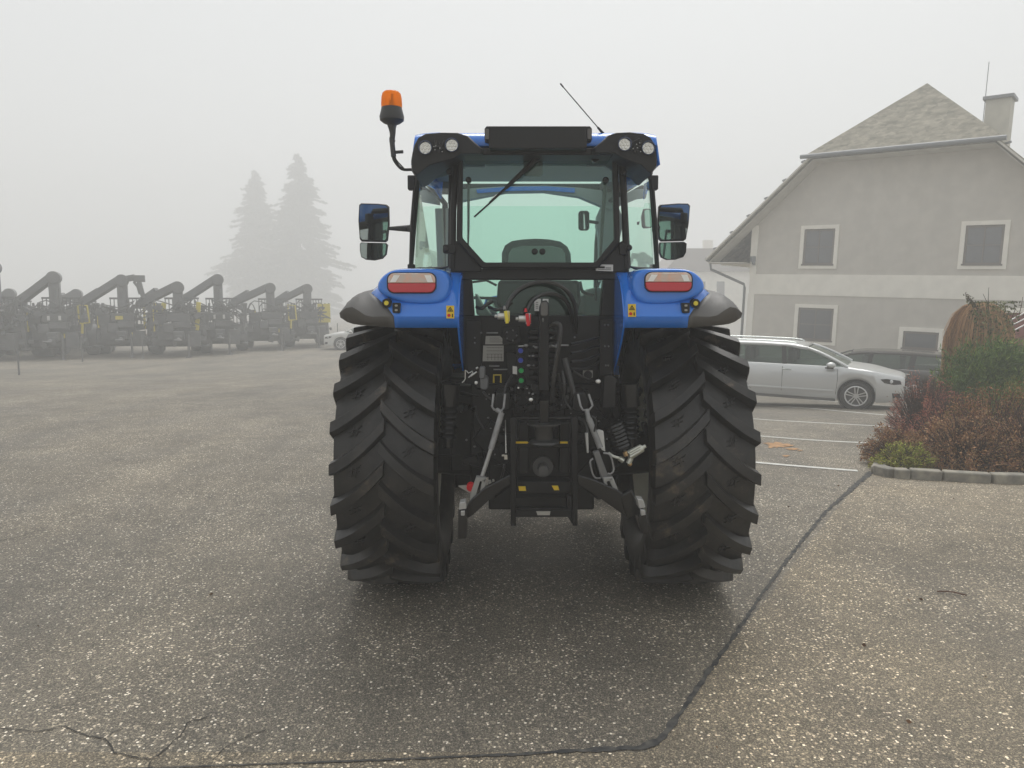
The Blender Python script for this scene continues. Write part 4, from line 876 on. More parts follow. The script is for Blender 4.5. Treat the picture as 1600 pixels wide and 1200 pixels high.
# ------------------------------------------------------------------ farmhouse
M_stucco = mat('stucco_grey', (.60, .57, .515), .9, noise=.10, nscale=2.5, bump=.3, bscale=60)
def streaks(m, amt):
    t = m.node_tree; b = t.nodes['Principled BSDF']; src = b.inputs['Base Color'].links[0].from_socket
    tc = t.nodes.new('ShaderNodeTexCoord'); mp = t.nodes.new('ShaderNodeMapping'); mp.inputs['Scale'].default_value = (1.7, 1.7, .16); n = t.nodes.new('ShaderNodeTexNoise'); n.inputs['Scale'].default_value = 1.3; n.inputs['Detail'].default_value = 8
    t.links.new(tc.outputs['Object'], mp.inputs[0]); t.links.new(mp.outputs[0], n.inputs['Vector']); r = t.nodes.new('ShaderNodeValToRGB'); r.color_ramp.elements[0].position = .3; r.color_ramp.elements[1].position = .65
    r.color_ramp.elements[0].color = (1 - amt, 1 - amt, 1 - amt * 1.1, 1); r.color_ramp.elements[1].color = (1, 1, 1, 1); t.links.new(n.outputs['Fac'], r.inputs[0])
    x = t.nodes.new('ShaderNodeMix'); x.data_type = 'RGBA'; x.blend_type = 'MULTIPLY'; x.inputs[0].default_value = 1; t.links.new(src, x.inputs[6]); t.links.new(r.outputs[0], x.inputs[7]); t.links.new(x.outputs[2], b.inputs['Base Color'])
streaks(M_stucco, .05)
M_trim = mat('trim_cream', (.88, .85, .77), .85, noise=.08, nscale=3)
M_soffit = mat('soffit_wood', (.60, .58, .52), .8, noise=.15, nscale=5)
M_gutter = mat('zinc_gutter', (.22, .23, .24), .5, metal=.3)
M_frame = mat('window_frame_brown', (.19, .165, .15), .6)
M_pane = mat('window_pane', (.13, .135, .145), .12, spec=.8)
def slate():
    m = bpy.data.materials.new('roof_shingle'); m.use_nodes = True; t = m.node_tree; b = t.nodes['Principled BSDF']; L = t.links.new
    tc = t.nodes.new('ShaderNodeTexCoord'); v = t.nodes.new('ShaderNodeTexVoronoi'); v.inputs['Scale'].default_value = 5.2
    mp = t.nodes.new('ShaderNodeMapping'); mp.inputs['Scale'].default_value = (1, 1, 1.9); L(tc.outputs['Object'], mp.inputs[0]); L(mp.outputs[0], v.inputs['Vector'])
    n = t.nodes.new('ShaderNodeTexNoise'); n.inputs['Scale'].default_value = 2.6; n.inputs['Detail'].default_value = 10; n.inputs['Roughness'].default_value = .75; L(tc.outputs['Object'], n.inputs['Vector'])
    s = t.nodes.new('ShaderNodeSeparateColor'); L(v.outputs['Color'], s.inputs[0])
    a = t.nodes.new('ShaderNodeMath'); a.operation = 'MULTIPLY_ADD'; L(s.outputs[0], a.inputs[0]); a.inputs[1].default_value = .22; L(n.outputs['Fac'], a.inputs[2])
    sz = t.nodes.new('ShaderNodeSeparateXYZ'); L(tc.outputs['Object'], sz.inputs[0])
    f1 = t.nodes.new('ShaderNodeMath'); f1.operation = 'MULTIPLY'; L(sz.outputs[2], f1.inputs[0]); f1.inputs[1].default_value = 6.2
    f2 = t.nodes.new('ShaderNodeMath'); f2.operation = 'FRACT'; L(f1.outputs[0], f2.inputs[0])
    r = t.nodes.new('ShaderNodeValToRGB'); e = r.color_ramp.elements; e[0].position = .34; e[0].color = (.16, .15, .115, 1); e[1].position = .86; e[1].color = (.50, .46, .37, 1)
    L(a.outputs[0], r.inputs[0]); L(r.outputs[0], b.inputs['Base Color']); b.inputs['Roughness'].default_value = .9
    ad = t.nodes.new('ShaderNodeMath'); L(f2.outputs[0], ad.inputs[0]); L(s.outputs[1], ad.inputs[1])
    bp = t.nodes.new('ShaderNodeBump'); bp.inputs['Distance'].default_value = .05; bp.inputs['Strength'].default_value = 1; L(ad.outputs[0], bp.inputs['Height']); L(bp.outputs[0], b.inputs['Normal']); return m
M_slate = slate()
HA = Vector((8.9, 28.2, 0)); HB = Vector((15.3, 22.6, 0)); HD = (HB - HA).normalized(); HN = Vector((-HD.y, HD.x, 0))
if HN.y < 0: HN = -HN
TAU = math.tan(R(1.9))
def Hw(u, z, n=0): return HA + HD * (u + TAU * (z - 1)) + HN * n + Vector((0, 0, z - TAU * u))
def Hpx(x, y, n=0):                       # photo point -> (u, z) on the facade plane shifted by n
    o = HA + HN * n; uu = (x - 800) / FP; v = (600 - y) / FP; dd = Vector((uu, CC + v * SS, v * CC - SS))
    t = ((o.x * HN.x + o.y * HN.y)) / (dd.x * HN.x + dd.y * HN.y); q = dd * t + Vector((0, 0, HC)); uw = (q - o).dot(HD); zw = q.z
    z = (zw + TAU * (uw + TAU)) / (1 + TAU * TAU); return uw - TAU * (z - 1), z
house = thing('farmhouse', 'grey rendered farmhouse with cream bands and half-hipped shingle roof behind the parked cars', 'house', Hw(0, 0))
eL, zE = Hpx(1104, 403, -.8); hL, zH = Hpx(1270, 240, -.8); hR, _ = Hpx(1555, 221, -.8); pu, _ = Hpx(1435, 118, 0)
RU = (hL + hR) / 2; slope = (zH - zE) / (hL - eL); zR = zE + slope * (RU - eL); eR = 2 * RU - eL; WR = 2 * RU; DEP = 13
print('house', eL, zE, hL, zH, hR, RU, slope, zR)
def hbox(name, m_, u0, u1, z0, z1, n0, n1, parent, bevel=0):
    q = [Hw(u, z, n) for n in (n0, n1) for z in (z0, z1) for u in (u0, u1)]
    b_ = MB(); b_.add(q, [(0, 1, 3, 2), (4, 6, 7, 5), (0, 4, 5, 1), (2, 3, 7, 6), (0, 2, 6, 4), (1, 5, 7, 3)]); return b_.build(name, m_, parent, bevel=bevel, smooth=False)
zb0, zb1 = 2.10, 2.84
rake = lambda u: zE + slope * (min(u, 2 * RU - u) - eL) - .22
def wallpoly(z0, z1, n0, name, m_):
    pts = []
    if z0 < rake(0): pts = [(0, z0), (WR, z0)]
    else: pts = [(z0 - zE + .22) / slope + eL, ]; pts = [(pts[0], z0), (2 * RU - pts[0], z0)]
    if z1 <= rake(0): pts += [(WR, z1), (0, z1)]
    else: pts += [(WR, rake(WR)), (2 * RU - hL - .1, zH - .1), (hL + .1, zH - .1), (0, rake(0))]
    b_ = MB(); b_.prism([Hw(u, z, n0) for u, z in pts], [Hw(u, z, .35) for u, z in pts]); return b_.build(name, m_, house, smooth=False)
wallpoly(-2.2, zb0, 0, 'wall', M_stucco); wallpoly(zb1, 9, 0, 'wall', M_stucco); wallpoly(zb0, zb1, -.025, 'band', M_trim)
hbox('wall', M_stucco, .02, .37, -2.2, rake(0), .35, DEP, house); hbox('wall', M_stucco, WR - .37, WR - .02, -2.2, rake(0), .35, DEP, house)
hbox('corner_trim', M_trim, -.03, .22, -2.2, zb0, -.03, .25, house); hbox('corner_trim', M_trim, -.03, .22, zb1, rake(0) + .1, -.03, .25, house)
# roof slabs
def slab(name, pts, m_, parent=house, t=.14):
    b_ = MB(); b_.prism([Hw(u, z, n) for u, z, n in pts], [Hw(u, z - t, n) for u, z, n in pts]); return b_.build(name, m_, parent, smooth=False)
NF = -.8; nr = NF + 2.9       # ridge starts behind the hip
for s_ in (0, 1):
    f_ = (lambda u: u) if s_ == 0 else (lambda u: 2 * RU - u)
    slab('roof', [(f_(eL), zE, NF), (f_(hL), zH, NF), (f_(RU), zR, nr), (f_(RU), zR, DEP), (f_(eL), zE, DEP)], M_slate)
rh = slab('roof', [(hL - .22, zH - .06, NF - .12), (2 * RU - hL + .22, zH - .06, NF - .12), (RU, zR + .02, nr)], M_slate, t=.08)
b_ = MB(); b_.tube([Hw(hL - .35, zH - .10, NF - .16), Hw(2 * RU - hL + .3, zH - .10, NF - .16)], .075, 10); b_.build('gutter', M_gutter, house)
b_ = MB(); b_.tube([Hw(eL, zE - .05, NF), Hw(eL, zE - .05, DEP)], .075, 10); dp = b_.build('gutter', M_gutter, house)
for s_ in (0, 1):
    f_ = (lambda u: u) if s_ == 0 else (lambda u: 2 * RU - u)
    b_ = MB(); b_.bar(Hw(f_(eL), zE - .08, NF - .02), Hw(f_(hL), zH - .08, NF - .02), .05, .22, up=HN); b_.build('verge_board', M_soffit, house, smooth=False)
    for k in range(6):
        t = (k + .5) / 6; b_ = MB(); p = Hw(f_(eL + (hL - eL) * t), zE + (zH - zE) * t + .06, NF + .02); b_.box(p, (.05, .3, .06)); b_.build('snow_hook', M_gutter, house)
slab('soffit', [(eL + .05, rake(eL) + .04, NF + .05), (hL, rake(hL) + .04, NF + .05), (hL, rake(hL) + .04, .0), (eL + .05, rake(eL) + .04, .0)], M_soffit, t=.03)
slab('soffit', [(2 * RU - eL - .05, rake(eL) + .04, NF + .05), (2 * RU - hL, rake(hL) + .04, NF + .05), (2 * RU - hL, rake(hL) + .04, 0), (2 * RU - eL - .05, rake(eL) + .04, 0)], M_soffit, t=.03)
slab('soffit', [(hL, zH - .18, NF + .02), (2 * RU - hL, zH - .18, NF + .02), (2 * RU - hL, zH - .18, .0), (hL, zH - .18, .0)], M_soffit, t=.03)
slab('soffit', [(eL + .08, zE - .16, NF + .04), (.0, zE - .16, NF + .04), (.0, zE - .16, DEP), (eL + .08, zE - .16, DEP)], M_soffit, t=.03)
for k in range(16):
    b_ = MB(); b_.bar(Hw(eL + .1, zE - .20, .3 + k * .8), Hw(.0, zE - .20, .3 + k * .8), .10, .08); b_.build('rafter_end', M_trim, house, smooth=False)
b_ = MB(); q = [Hpx(1126, 408, -.5), Hpx(1123, 420, -.45), Hpx(1140, 427, -.2), Hpx(1163, 433, .2), Hpx(1160, 540, .2)]
ns = [-.6, -.55, -.2, .0, .0]; b_.tube([Hw(eL + .02, zE - .05, -.55), Hw(eL + .06, zE - .42, -.5), Hw(-.18, zE - .95, -.1), Hw(-.15, zE - 1.1, -.08), Hw(-.15, -1.5, -.08)], .05, 10); b_.build('downpipe', M_gutter, house)
# ridge chimney
cu, czt = Hpx(1561, 155, 2.6); 
def chimney():
    u0, u1 = Hpx(1540, 190, 2.6)[0], Hpx(1579, 190, 2.6)[0]; zt = Hpx(1561, 157, 2.6)[1]; zb = zE + slope * (2 * RU - u1 - eL) - .3
    c_ = hbox('chimney', mat('chimney_render', (.52, .50, .43), .9, noise=.15, nscale=3), u0, u1, zb, zt, 2.3, 3.0, house)
    hbox('chimney_cap', M_gutter, u0 - .08, u1 + .08, zt, zt + .10, 2.2, 3.1, c_)
    b_ = MB(); b_.tube([Hw(u0 - .05, zt - 1.1, 2.3), Hw(u0 - .02, zt - .7, 2.28), Hw(u0 - .02, zt + 1.2, 2.28)], .012, 5); b_.build('lightning_rod', M_gutter, house)
chimney()
def hwindow(u0, u1, z0, z1, tw=.13, cross=True):
    w_ = MB(); A = [(u0 - tw, z0 - tw), (u1 + tw, z0 - tw), (u1 + tw, z1 + tw), (u0 - tw, z1 + tw)]; B = [(u0, z0), (u1, z0), (u1, z1), (u0, z1)]
    vs = [Hw(u, z, -.045) for u, z in A + B] + [Hw(u, z, .02) for u, z in A + B]; fs = []
    for i in range(4):
        j = (i + 1) % 4; fs += [(i, j, 4 + j, 4 + i), (i, 8 + i, 8 + j, j), (4 + i, 4 + j, 12 + j, 12 + i)]
    w_.add(vs, fs); wo = w_.build('window', M_trim, house, smooth=False)
    f_ = MB(); t = .07; vs = []; B2 = [(u0 + t, z0 + t), (u1 - t, z0 + t), (u1 - t, z1 - t), (u0 + t, z1 - t)]
    f_.add([Hw(u, z, -.012) for u, z in B + B2] + [Hw(u, z, .01) for u, z in B + B2], [(i, (i + 1) % 4, 4 + (i + 1) % 4, 4 + i) for i in range(4)] + [(4 + i, 4 + (i + 1) % 4, 12 + (i + 1) % 4, 12 + i) for i in range(4)])
    um, zm = (u0 + u1) / 2, (z0 + z1) / 2
    if cross:
        for a_ in ((um - .018, um + .018, z0 + t, z1 - t), (u0 + t, u1 - t, zm - .015, zm + .015)):
            q = [Hw(u, z, n) for n in (-.010 - (.001 if a_[0] > u0 + .2 else 0), .0) for z in a_[2:] for u in a_[:2]]; f_.add(q, [(0, 1, 3, 2), (4, 6, 7, 5), (0, 4, 5, 1), (2, 3, 7, 6), (0, 2, 6, 4), (1, 5, 7, 3)])
    f_.build('window_frame', M_frame, wo, smooth=False)
    hbox('pane', M_pane, u0 + t - .01, u1 - t + .01, z0 + t - .01, z1 - t + .01, -.003, -.001, wo)
    hbox('sill', M_frame, u0 - .03, u1 + .03, z0 - .02, z0 + .03, -.07, -.046, wo)
for (x0, y0, x1, y1) in ((1258, 358, 1303, 414), (1510, 352, 1566, 414), (1248.5, 480, 1301, 534)):
    a_ = Hpx(x0, y0 + .5); c_ = Hpx(x1 - 1.5, y1); hwindow(a_[0], c_[0], c_[1], a_[1])
a_ = Hpx(1412, 517); c_ = Hpx(1465, 548); hwindow(a_[0], c_[0], c_[1], a_[1], cross=False)
for q in ((1178, 405), ):
    u_, z_ = Hpx(*q); b_ = MB(); b_.box(Hw(u_, z_, -.08), (.16, .14, .2)); b_.ball(Hw(u_ + .05, z_ - .16, -.12), .07, seg=10); b_.build('wall_lamp', M_gutter, house)

# stair wall, ledge and railing by the house
M_brown = mat('painted_red_brown', (.22, .075, .06), .85, noise=.3, nscale=3)
sw_ = thing('stair_wall', 'red-brown stair wall with a white ledge at the right edge behind the shrubs', 'wall', (P(1600, 560, 17.5).x, 17.5, -.6))
m = MB(); m.px([(1557, 489), (1640, 489), (1640, 600), (1545, 600)], 17.5, 17.8); m.build('wall', M_brown, sw_, smooth=False)
m = MB(); m.px([(1545, 482), (1640, 482), (1640, 488.5), (1545, 488.5)], 17.3, 17.9); m.build('ledge', M_trim, sw_, smooth=False)
rl_ = thing('handrail', 'galvanised three bar handrail rising to the right over the stair', 'railing', (P(1540, 560, 16.8).x, 16.8, -.6))
m = MB()
for dy in (0, 9.5, 19): m.tube([P(1556, 512.6 + dy, 16.8), P(1640, 468 + dy, 16.8)], .016, 8)
m.build('rail', mat('galvanised', (.45, .45, .44), .35, metal=.5), rl_)
m = MB()
for x in (1580, 1630): m.tube([P(x, 590 - (x - 1410) * .53, 16.85), P(x - 1, 640 - (x - 1410) * .53, 16.85)], .018, 6)
m.build('baluster', mat('galvanised', (.6, .6, .6), .4), rl_)

# ------------------------------------------------------------------ cars
def make_wagon(name, label, paint, group=None):
    """estate car, nose towards +X, origin on the ground under its middle"""
    t = thing(name, label, 'car', (0, 0, 0), group)
    XFW, XRW, RW = 1.41, -1.28, .335; L0, L1 = -2.33, 2.33
    def hw(x):   # half width
        return .895 - .30 * sstep(1.55, 2.36, x) ** 1.5 - .13 * sstep(-1.75, -2.36, x) ** 1.3
    def top(x):  # height of bonnet / shoulder line
        if x > .95: return .995 - .055 * sstep(.95, 1.7, x) - .13 * sstep(1.5, 2.35, x)
        return .995 + .0 * x
    def belt(x): return .955 - .03 * x * .5 + (.0 if x < .9 else 0)
    def low(x):
        z = .20 + .02 * sstep(1.7, 2.3, x)
        for c in (XFW, XRW):
            q = (RW + .045) ** 2 - (x - c) ** 2
            if q > 0: z = max(z, .335 + math.sqrt(q) - .0)
        return z
    xs_ = sorted(set(list(np.linspace(L0, L1, 95)) + [c + s_ * (RW + .045) * f_ for c in (XFW, XRW) for s_ in (-1, 1) for f_ in (.9999, 1.001)]))
    m = MB(); vs = []; N = 12
    for x in xs_:
        w_ = hw(x); tp = top(x); lw = min(low(x), tp - .12); end = 0
        bl = min(tp - .03, .62 + .02)
        prof = []
        ks = [(0, w_ - .045, 0), (.10, w_ - .012, 0), (.30, w_ + .0, 0), (.55, w_ + .005, 0), (.74, w_ - .005, 0), (.88, w_ - .025, 0), (.97, w_ - .06, 0), (1.0, w_ - .14, .0), (1.0, w_ * .62, .018), (1.0, w_ * .3, .03), (1.0, 0, .034)]
        for f_, yy, dz in ks:
            z = lw + (tp - lw) * f_ + dz * (1 if x > 1 else .2); prof.append((yy, z))
        if x > 2.2 or x < -2.2:   # close the ends roundly
            e = (abs(x) - 2.2) / .13; prof = [(yy * (1 - .12 * e * e), z * 1 - (z - .55) * .16 * e * e) for yy, z in prof]
        vs += [Vector((x, yy, z)) for yy, z in prof] + [Vector((x, -yy, z)) for yy, z in prof[-2::-1]]
    K = 21; n = len(xs_); fs = [(i * K + j, i * K + j + 1, (i + 1) * K + j + 1, (i + 1) * K + j) for i in range(n - 1) for j in range(K - 1)]
    fs += [tuple(range(K)), tuple((n - 1) * K + j for j in range(K - 1, -1, -1))]
    m.add(vs, fs); body = m.build('body', paint, t, ang=50)
    def W(x, z):  # half width of the glasshouse at height z
        return (hw(x) - .075) - (z - .97) * .42
    # roof outline heights along x
    RT = [(-2.18, 1.05), (-2.06, 1.30), (-1.90, 1.405), (-1.4, 1.44), (-.6, 1.455), (0.0, 1.44), (.35, 1.385), (.62, 1.29), (.92, 1.15), (1.22, .995)]
    def rz(x): return interp(x, RT)
    m = MB(); vs = []; xr = [-2.12, -2.06, -1.98, -1.9, -1.6, -1.2, -.8, -.4, 0, .2, .35]; Kr = 11
    for x in xr:
        z = rz(x)
        for j in range(Kr):
            a = (j / (Kr - 1) - .5) * 2; wz = W(x, z - .06); vs.append(Vector((x, wz * math.copysign(min(1, abs(a) * 1.08), a), z - .075 * max(0, abs(a) - .55) ** 2 / .2 + .01)))
    m.add(vs, [(i * Kr + j, i * Kr + j + 1, (i + 1) * Kr + j + 1, (i + 1) * Kr + j) for i in range(len(xr) - 1) for j in range(Kr - 1)]); m.build('roof', paint, t, solid=.03, ang=60)
    # pillars: A, B, C, D on both sides
    for sd in (-1, 1):
        q = lambda x, z: Vector((x, sd * W(min(x, 1.1), z), z))
        m = MB(); m.tube([q(.33, 1.37), q(.62, 1.27), q(.92, 1.13), q(1.20, .985)], .034, 8, smooth=3); m.tube([q(-2.10, 1.33), q(-1.9, 1.385), q(-1.4, 1.41), q(-.6, 1.42), q(0, 1.405), q(.33, 1.365)], .030, 8)
        m.tube([q(-2.08, 1.34), q(-2.25, 1.0)], .05, 8); m.build('window_pillar', paint, t)
        m = MB(); m.bar(q(-.10, .98), q(-.16, 1.39), .02, .10, up=(1, 0, 0)); m.bar(q(-1.16, .98), q(-1.22, 1.38), .02, .12, up=(1, 0, 0)); split_loose(m.build('window_post', M_blk, t))
        m = MB(); a_ = [q(1.13, .975), q(.62, 1.235), q(.33, 1.345), q(-.10, 1.385), q(-.08, .975)]; c_ = [q(-.14, .975), q(-.15, 1.385), q(-.8, 1.39), q(-1.19, 1.375), q(-1.13, .975)]; d_ = [q(-1.22, .99), q(-1.25, 1.37), q(-1.7, 1.35), q(-2.0, 1.05)]
        for pl_ in (a_, c_, d_): m.prism(pl_, [p + Vector((0, -sd * .008, 0)) for p in pl_])
        m.build('side_window', G_car, t, smooth=False)
        m = MB(); m.tube([Vector((-1.85, sd * (W(-1.8, 1.4) - .05), 1.455)), Vector((-1.7, sd * (W(-1.7, 1.4) - .05), 1.495)), Vector((-.1, sd * (W(0, 1.4) - .05), 1.495)), Vector((.15, sd * (W(.1, 1.4) - .05), 1.44))], .015, 8, smooth=2); m.build('roof_rail', M_chrome, t)
        # mirror, handles, seams, lights
        m = MB(); m.ball((.88, sd * 1.0, 1.02), .1, sx=1.0, sy=1.05, sz=.72, seg=14); m.tube([(.90, sd * .86, .97), (.90, sd * .96, .99)], .025, 8); m.build('door_mirror', paint, t)
        m = MB(); m.box((.85, sd * 1.0, .955), (.17, .17, .03)); m.build('mirror_base', M_blk, t, bevel=.01)
        for hx_ in (-.02, -1.02):
            m = MB(); m.tube([(hx_ - .11, sd * .905, .855), (hx_ - .06, sd * .925, .86), (hx_ + .04, sd * .925, .86), (hx_ + .08, sd * .905, .855)], .014, 8); m.build('door_handle', M_chrome, t)
        m = MB()
        for x in (1.0, -.13, -1.02): m.tube([(x, sd * (hw(x) + .003), .93), (x + (.02 if x > 0 else 0), sd * (hw(x) + .005), .7), (x + (.0 if x > -1 else .22), sd * (hw(x) - .002), .34)], .0045, 4)
        m.build('door_seam', M_blk, t)
        m = MB(); m.bar((.95, sd * (hw(0) + .006), .415), (-.92, sd * (hw(0) + .006), .40), .02, .045); m.build('side_moulding', paint, t, bevel=.006)
        m = MB(); m.bar((1.0, sd * (hw(0) - .05), .21), (-.90, sd * (hw(0) - .05), .21), .04, .08); m.build('sill', M_plast2, t, bevel=.01)
        HP = [(1.86, .745), (1.98, .755), (2.24, .715), (2.27, .63), (2.12, .62), (1.94, .66)]
        m = MB(); a_ = [Vector((x, sd * (hw(x) * (1 - .12 * max(0, (x - 2.2) / .13) ** 2) + .008), z)) for x, z in HP]; m.prism(a_, [p - Vector((0, sd * .03, 0)) for p in a_]); hl = m.build('headlight', M_blk, t, bevel=.004)
        m = MB(); m.ball((2.06, sd * (hw(2.06) + .0), .695), .045, sx=1, sy=.5, seg=12); m.build('headlight_lens', mat('headlamp_glass', (.7, .72, .74), .1, spec=.8), hl)
        m = MB(); a_ = [Vector((x, sd * (hw(x) + .004), z)) for x, z in ((2.10, .43), (2.25, .42), (2.27, .32), (2.12, .31))]; m.prism(a_, [p - Vector((0, sd * .02, 0)) for p in a_]); m.build('fog_lamp_grille', M_blk, t)
        m = MB(); a_ = [Vector((x, sd * (hw(x) * .985 + .004), z)) for x, z in ((-2.30, .86), (-1.98, .84), (-1.95, .76), (-2.30, .68))]; m.prism(a_, [p - Vector((0, sd * .03, 0)) for p in a_]); m.build('tail_light', M_redl, t, bevel=.004)
    m = MB(); m.add([Vector((1.20, .76, .985)), Vector((1.28, 0, .99)), Vector((1.20, -.76, .985)), Vector((.35, -.60, 1.375)), Vector((.40, 0, 1.395)), Vector((.35, .60, 1.375))], [(0, 1, 4, 5), (1, 2, 3, 4)]); m.build('windscreen', G_car, t, ang=60)
    m = MB(); m.add([Vector((-2.28, .70, 1.0)), Vector((-2.28, -.70, 1.0)), Vector((-2.09, -.60, 1.33)), Vector((-2.09, .60, 1.33))], [(0, 1, 2, 3)]); m.build('rear_window', G_car, t, smooth=False)
    m = MB(); m.box((2.335, 0, .66), (.05, .66, .19)); m.box((2.33, 0, .36), (.05, .9, .10)); m.build('grille', M_blk, t, bevel=.01)
    m = MB(); m.box((-.35, 0, .90), (2.5, 1.45, .04)); 
    for x in (.1, -.85):
        for y in (-.37, .37): m.box((x - .1, y, 1.05), (.14, .46, .5)); m.box((x - .13, y, 1.33), (.09, .24, .14))
    m.box((.95, 0, .96), (.4, 1.3, .1)); m.build('interior', mat('car_trim', (.05, .05, .05), .8), t, bevel=.02)
    m = MB(); m.box((2.36, 0, .46), (.02, .5, .10)); m.build('number_plate', M_white, t)
    for cx in (XFW, XRW):
        for sd in (-1, 1):
            wh = sub('wheel', t); y = sd * .775; m = MB()
            m.lathe([(.22, -.10), (.28, -.115), (.315, -.105), (.328, -.07), (.328, .07), (.315, .105), (.28, .115), (.22, .10)], (cx, y, .328), 'Y', 40); m.build('tyre', M_hose, wh)
            m = MB(); m.lathe([(.235, sd * .105), (.222, sd * .112), (.210, sd * .10), (.205, sd * .04), (.06, sd * .02), (0, sd * .02)], (cx, y, .328), 'Y', 40); m.build('rim', mat('wheel_dark', (.10, .10, .10), .4, metal=.6), wh)
            m = MB()
            for k in range(5):
                for dd_ in (-.17, .17):
                    a = k * 2 * math.pi / 5 + math.pi / 2; p0 = Vector((cx + .05 * math.cos(a + dd_ * 2.5), y + sd * .10, .328 + .05 * math.sin(a + dd_ * 2.5))); p1 = Vector((cx + .213 * math.cos(a + dd_), y + sd * .105, .328 + .213 * math.sin(a + dd_)))
                    m.bar(p0, p1, .022, .02, up=(0, 1, 0))
            m.cyl((cx, y + sd * .08, .328), (cx, y + sd * .118, .328), .055, .045, 16); m.lathe([(.235, sd * .108), (.218, sd * .116), (.206, sd * .108)], (cx, y, .328), 'Y', 40); m.build('spokes', mat('alloy', (.66, .66, .66), .3, metal=.7), wh)
            m = MB(); m.lathe([(.39, -sd * .12), (.39, sd * .03)], (cx, y, .335), 'Y', 32); m.cyl((cx, y - sd * .14, .335), (cx, y - sd * .13, .335), .39); m.build('wheel_arch', M_blk, wh)
    return t
M_silver = mat('silver_paint', (.60, .61, .61), .30, metal=.35, coat=.5)
car = make_wagon('parked_car', 'silver estate car with roof rails parked beside the tractor', M_silver, 'parked estate cars')
HDG = R(-27.5); c0 = hit(1336, 639); fw = Vector((math.cos(HDG), math.sin(HDG), 0)); rt = Vector((fw.y, -fw.x, 0))
ctr = c0 - fw * 1.41 - rt * .86; TILT = R(-1.1)
car.location = (ctr.x, ctr.y, gz(c0.x, c0.y) + .02); car.rotation_euler = (R(1.0), R(1.3), HDG)
car.scale = (1, 1, .945)
car2 = tree_copy(car); car2['label'] = 'dark brown estate car facing left behind the silver car'
p2 = P(1352, 560, 21.5); car2.location = (p2.x, 21.5, gz(p2.x, 21.5)); car2.rotation_euler = (R(-1), R(-1), HDG + math.pi)
M_dark = mat('dark_car_paint', (.04, .036, .034), .25, coat=.5)
for ch in list(car2.children):
    if ch.name.startswith('roof_rail'): bpy.data.objects.remove(ch); continue
    if ch.type == 'MESH' and ch.data.materials[0] == M_silver: ch.data = ch.data.copy(); ch.data.materials[0] = M_dark
car3 = tree_copy(car); car3['label'] = 'pale estate car fading into the fog just left of the tractor'
p3 = P(560, 545, 40); car3.location = (p3.x + .6, 40, gz(-8, 40)); car3.rotation_euler = (0, 0, math.pi + .1)
M_whitecar = mat('white_car_paint', (.7, .7, .68), .3, coat=.5)
for ch in car3.children:
    if ch.type == 'MESH' and ch.data.materials[0] == M_silver: ch.data = ch.data.copy(); ch.data.materials[0] = M_whitecar

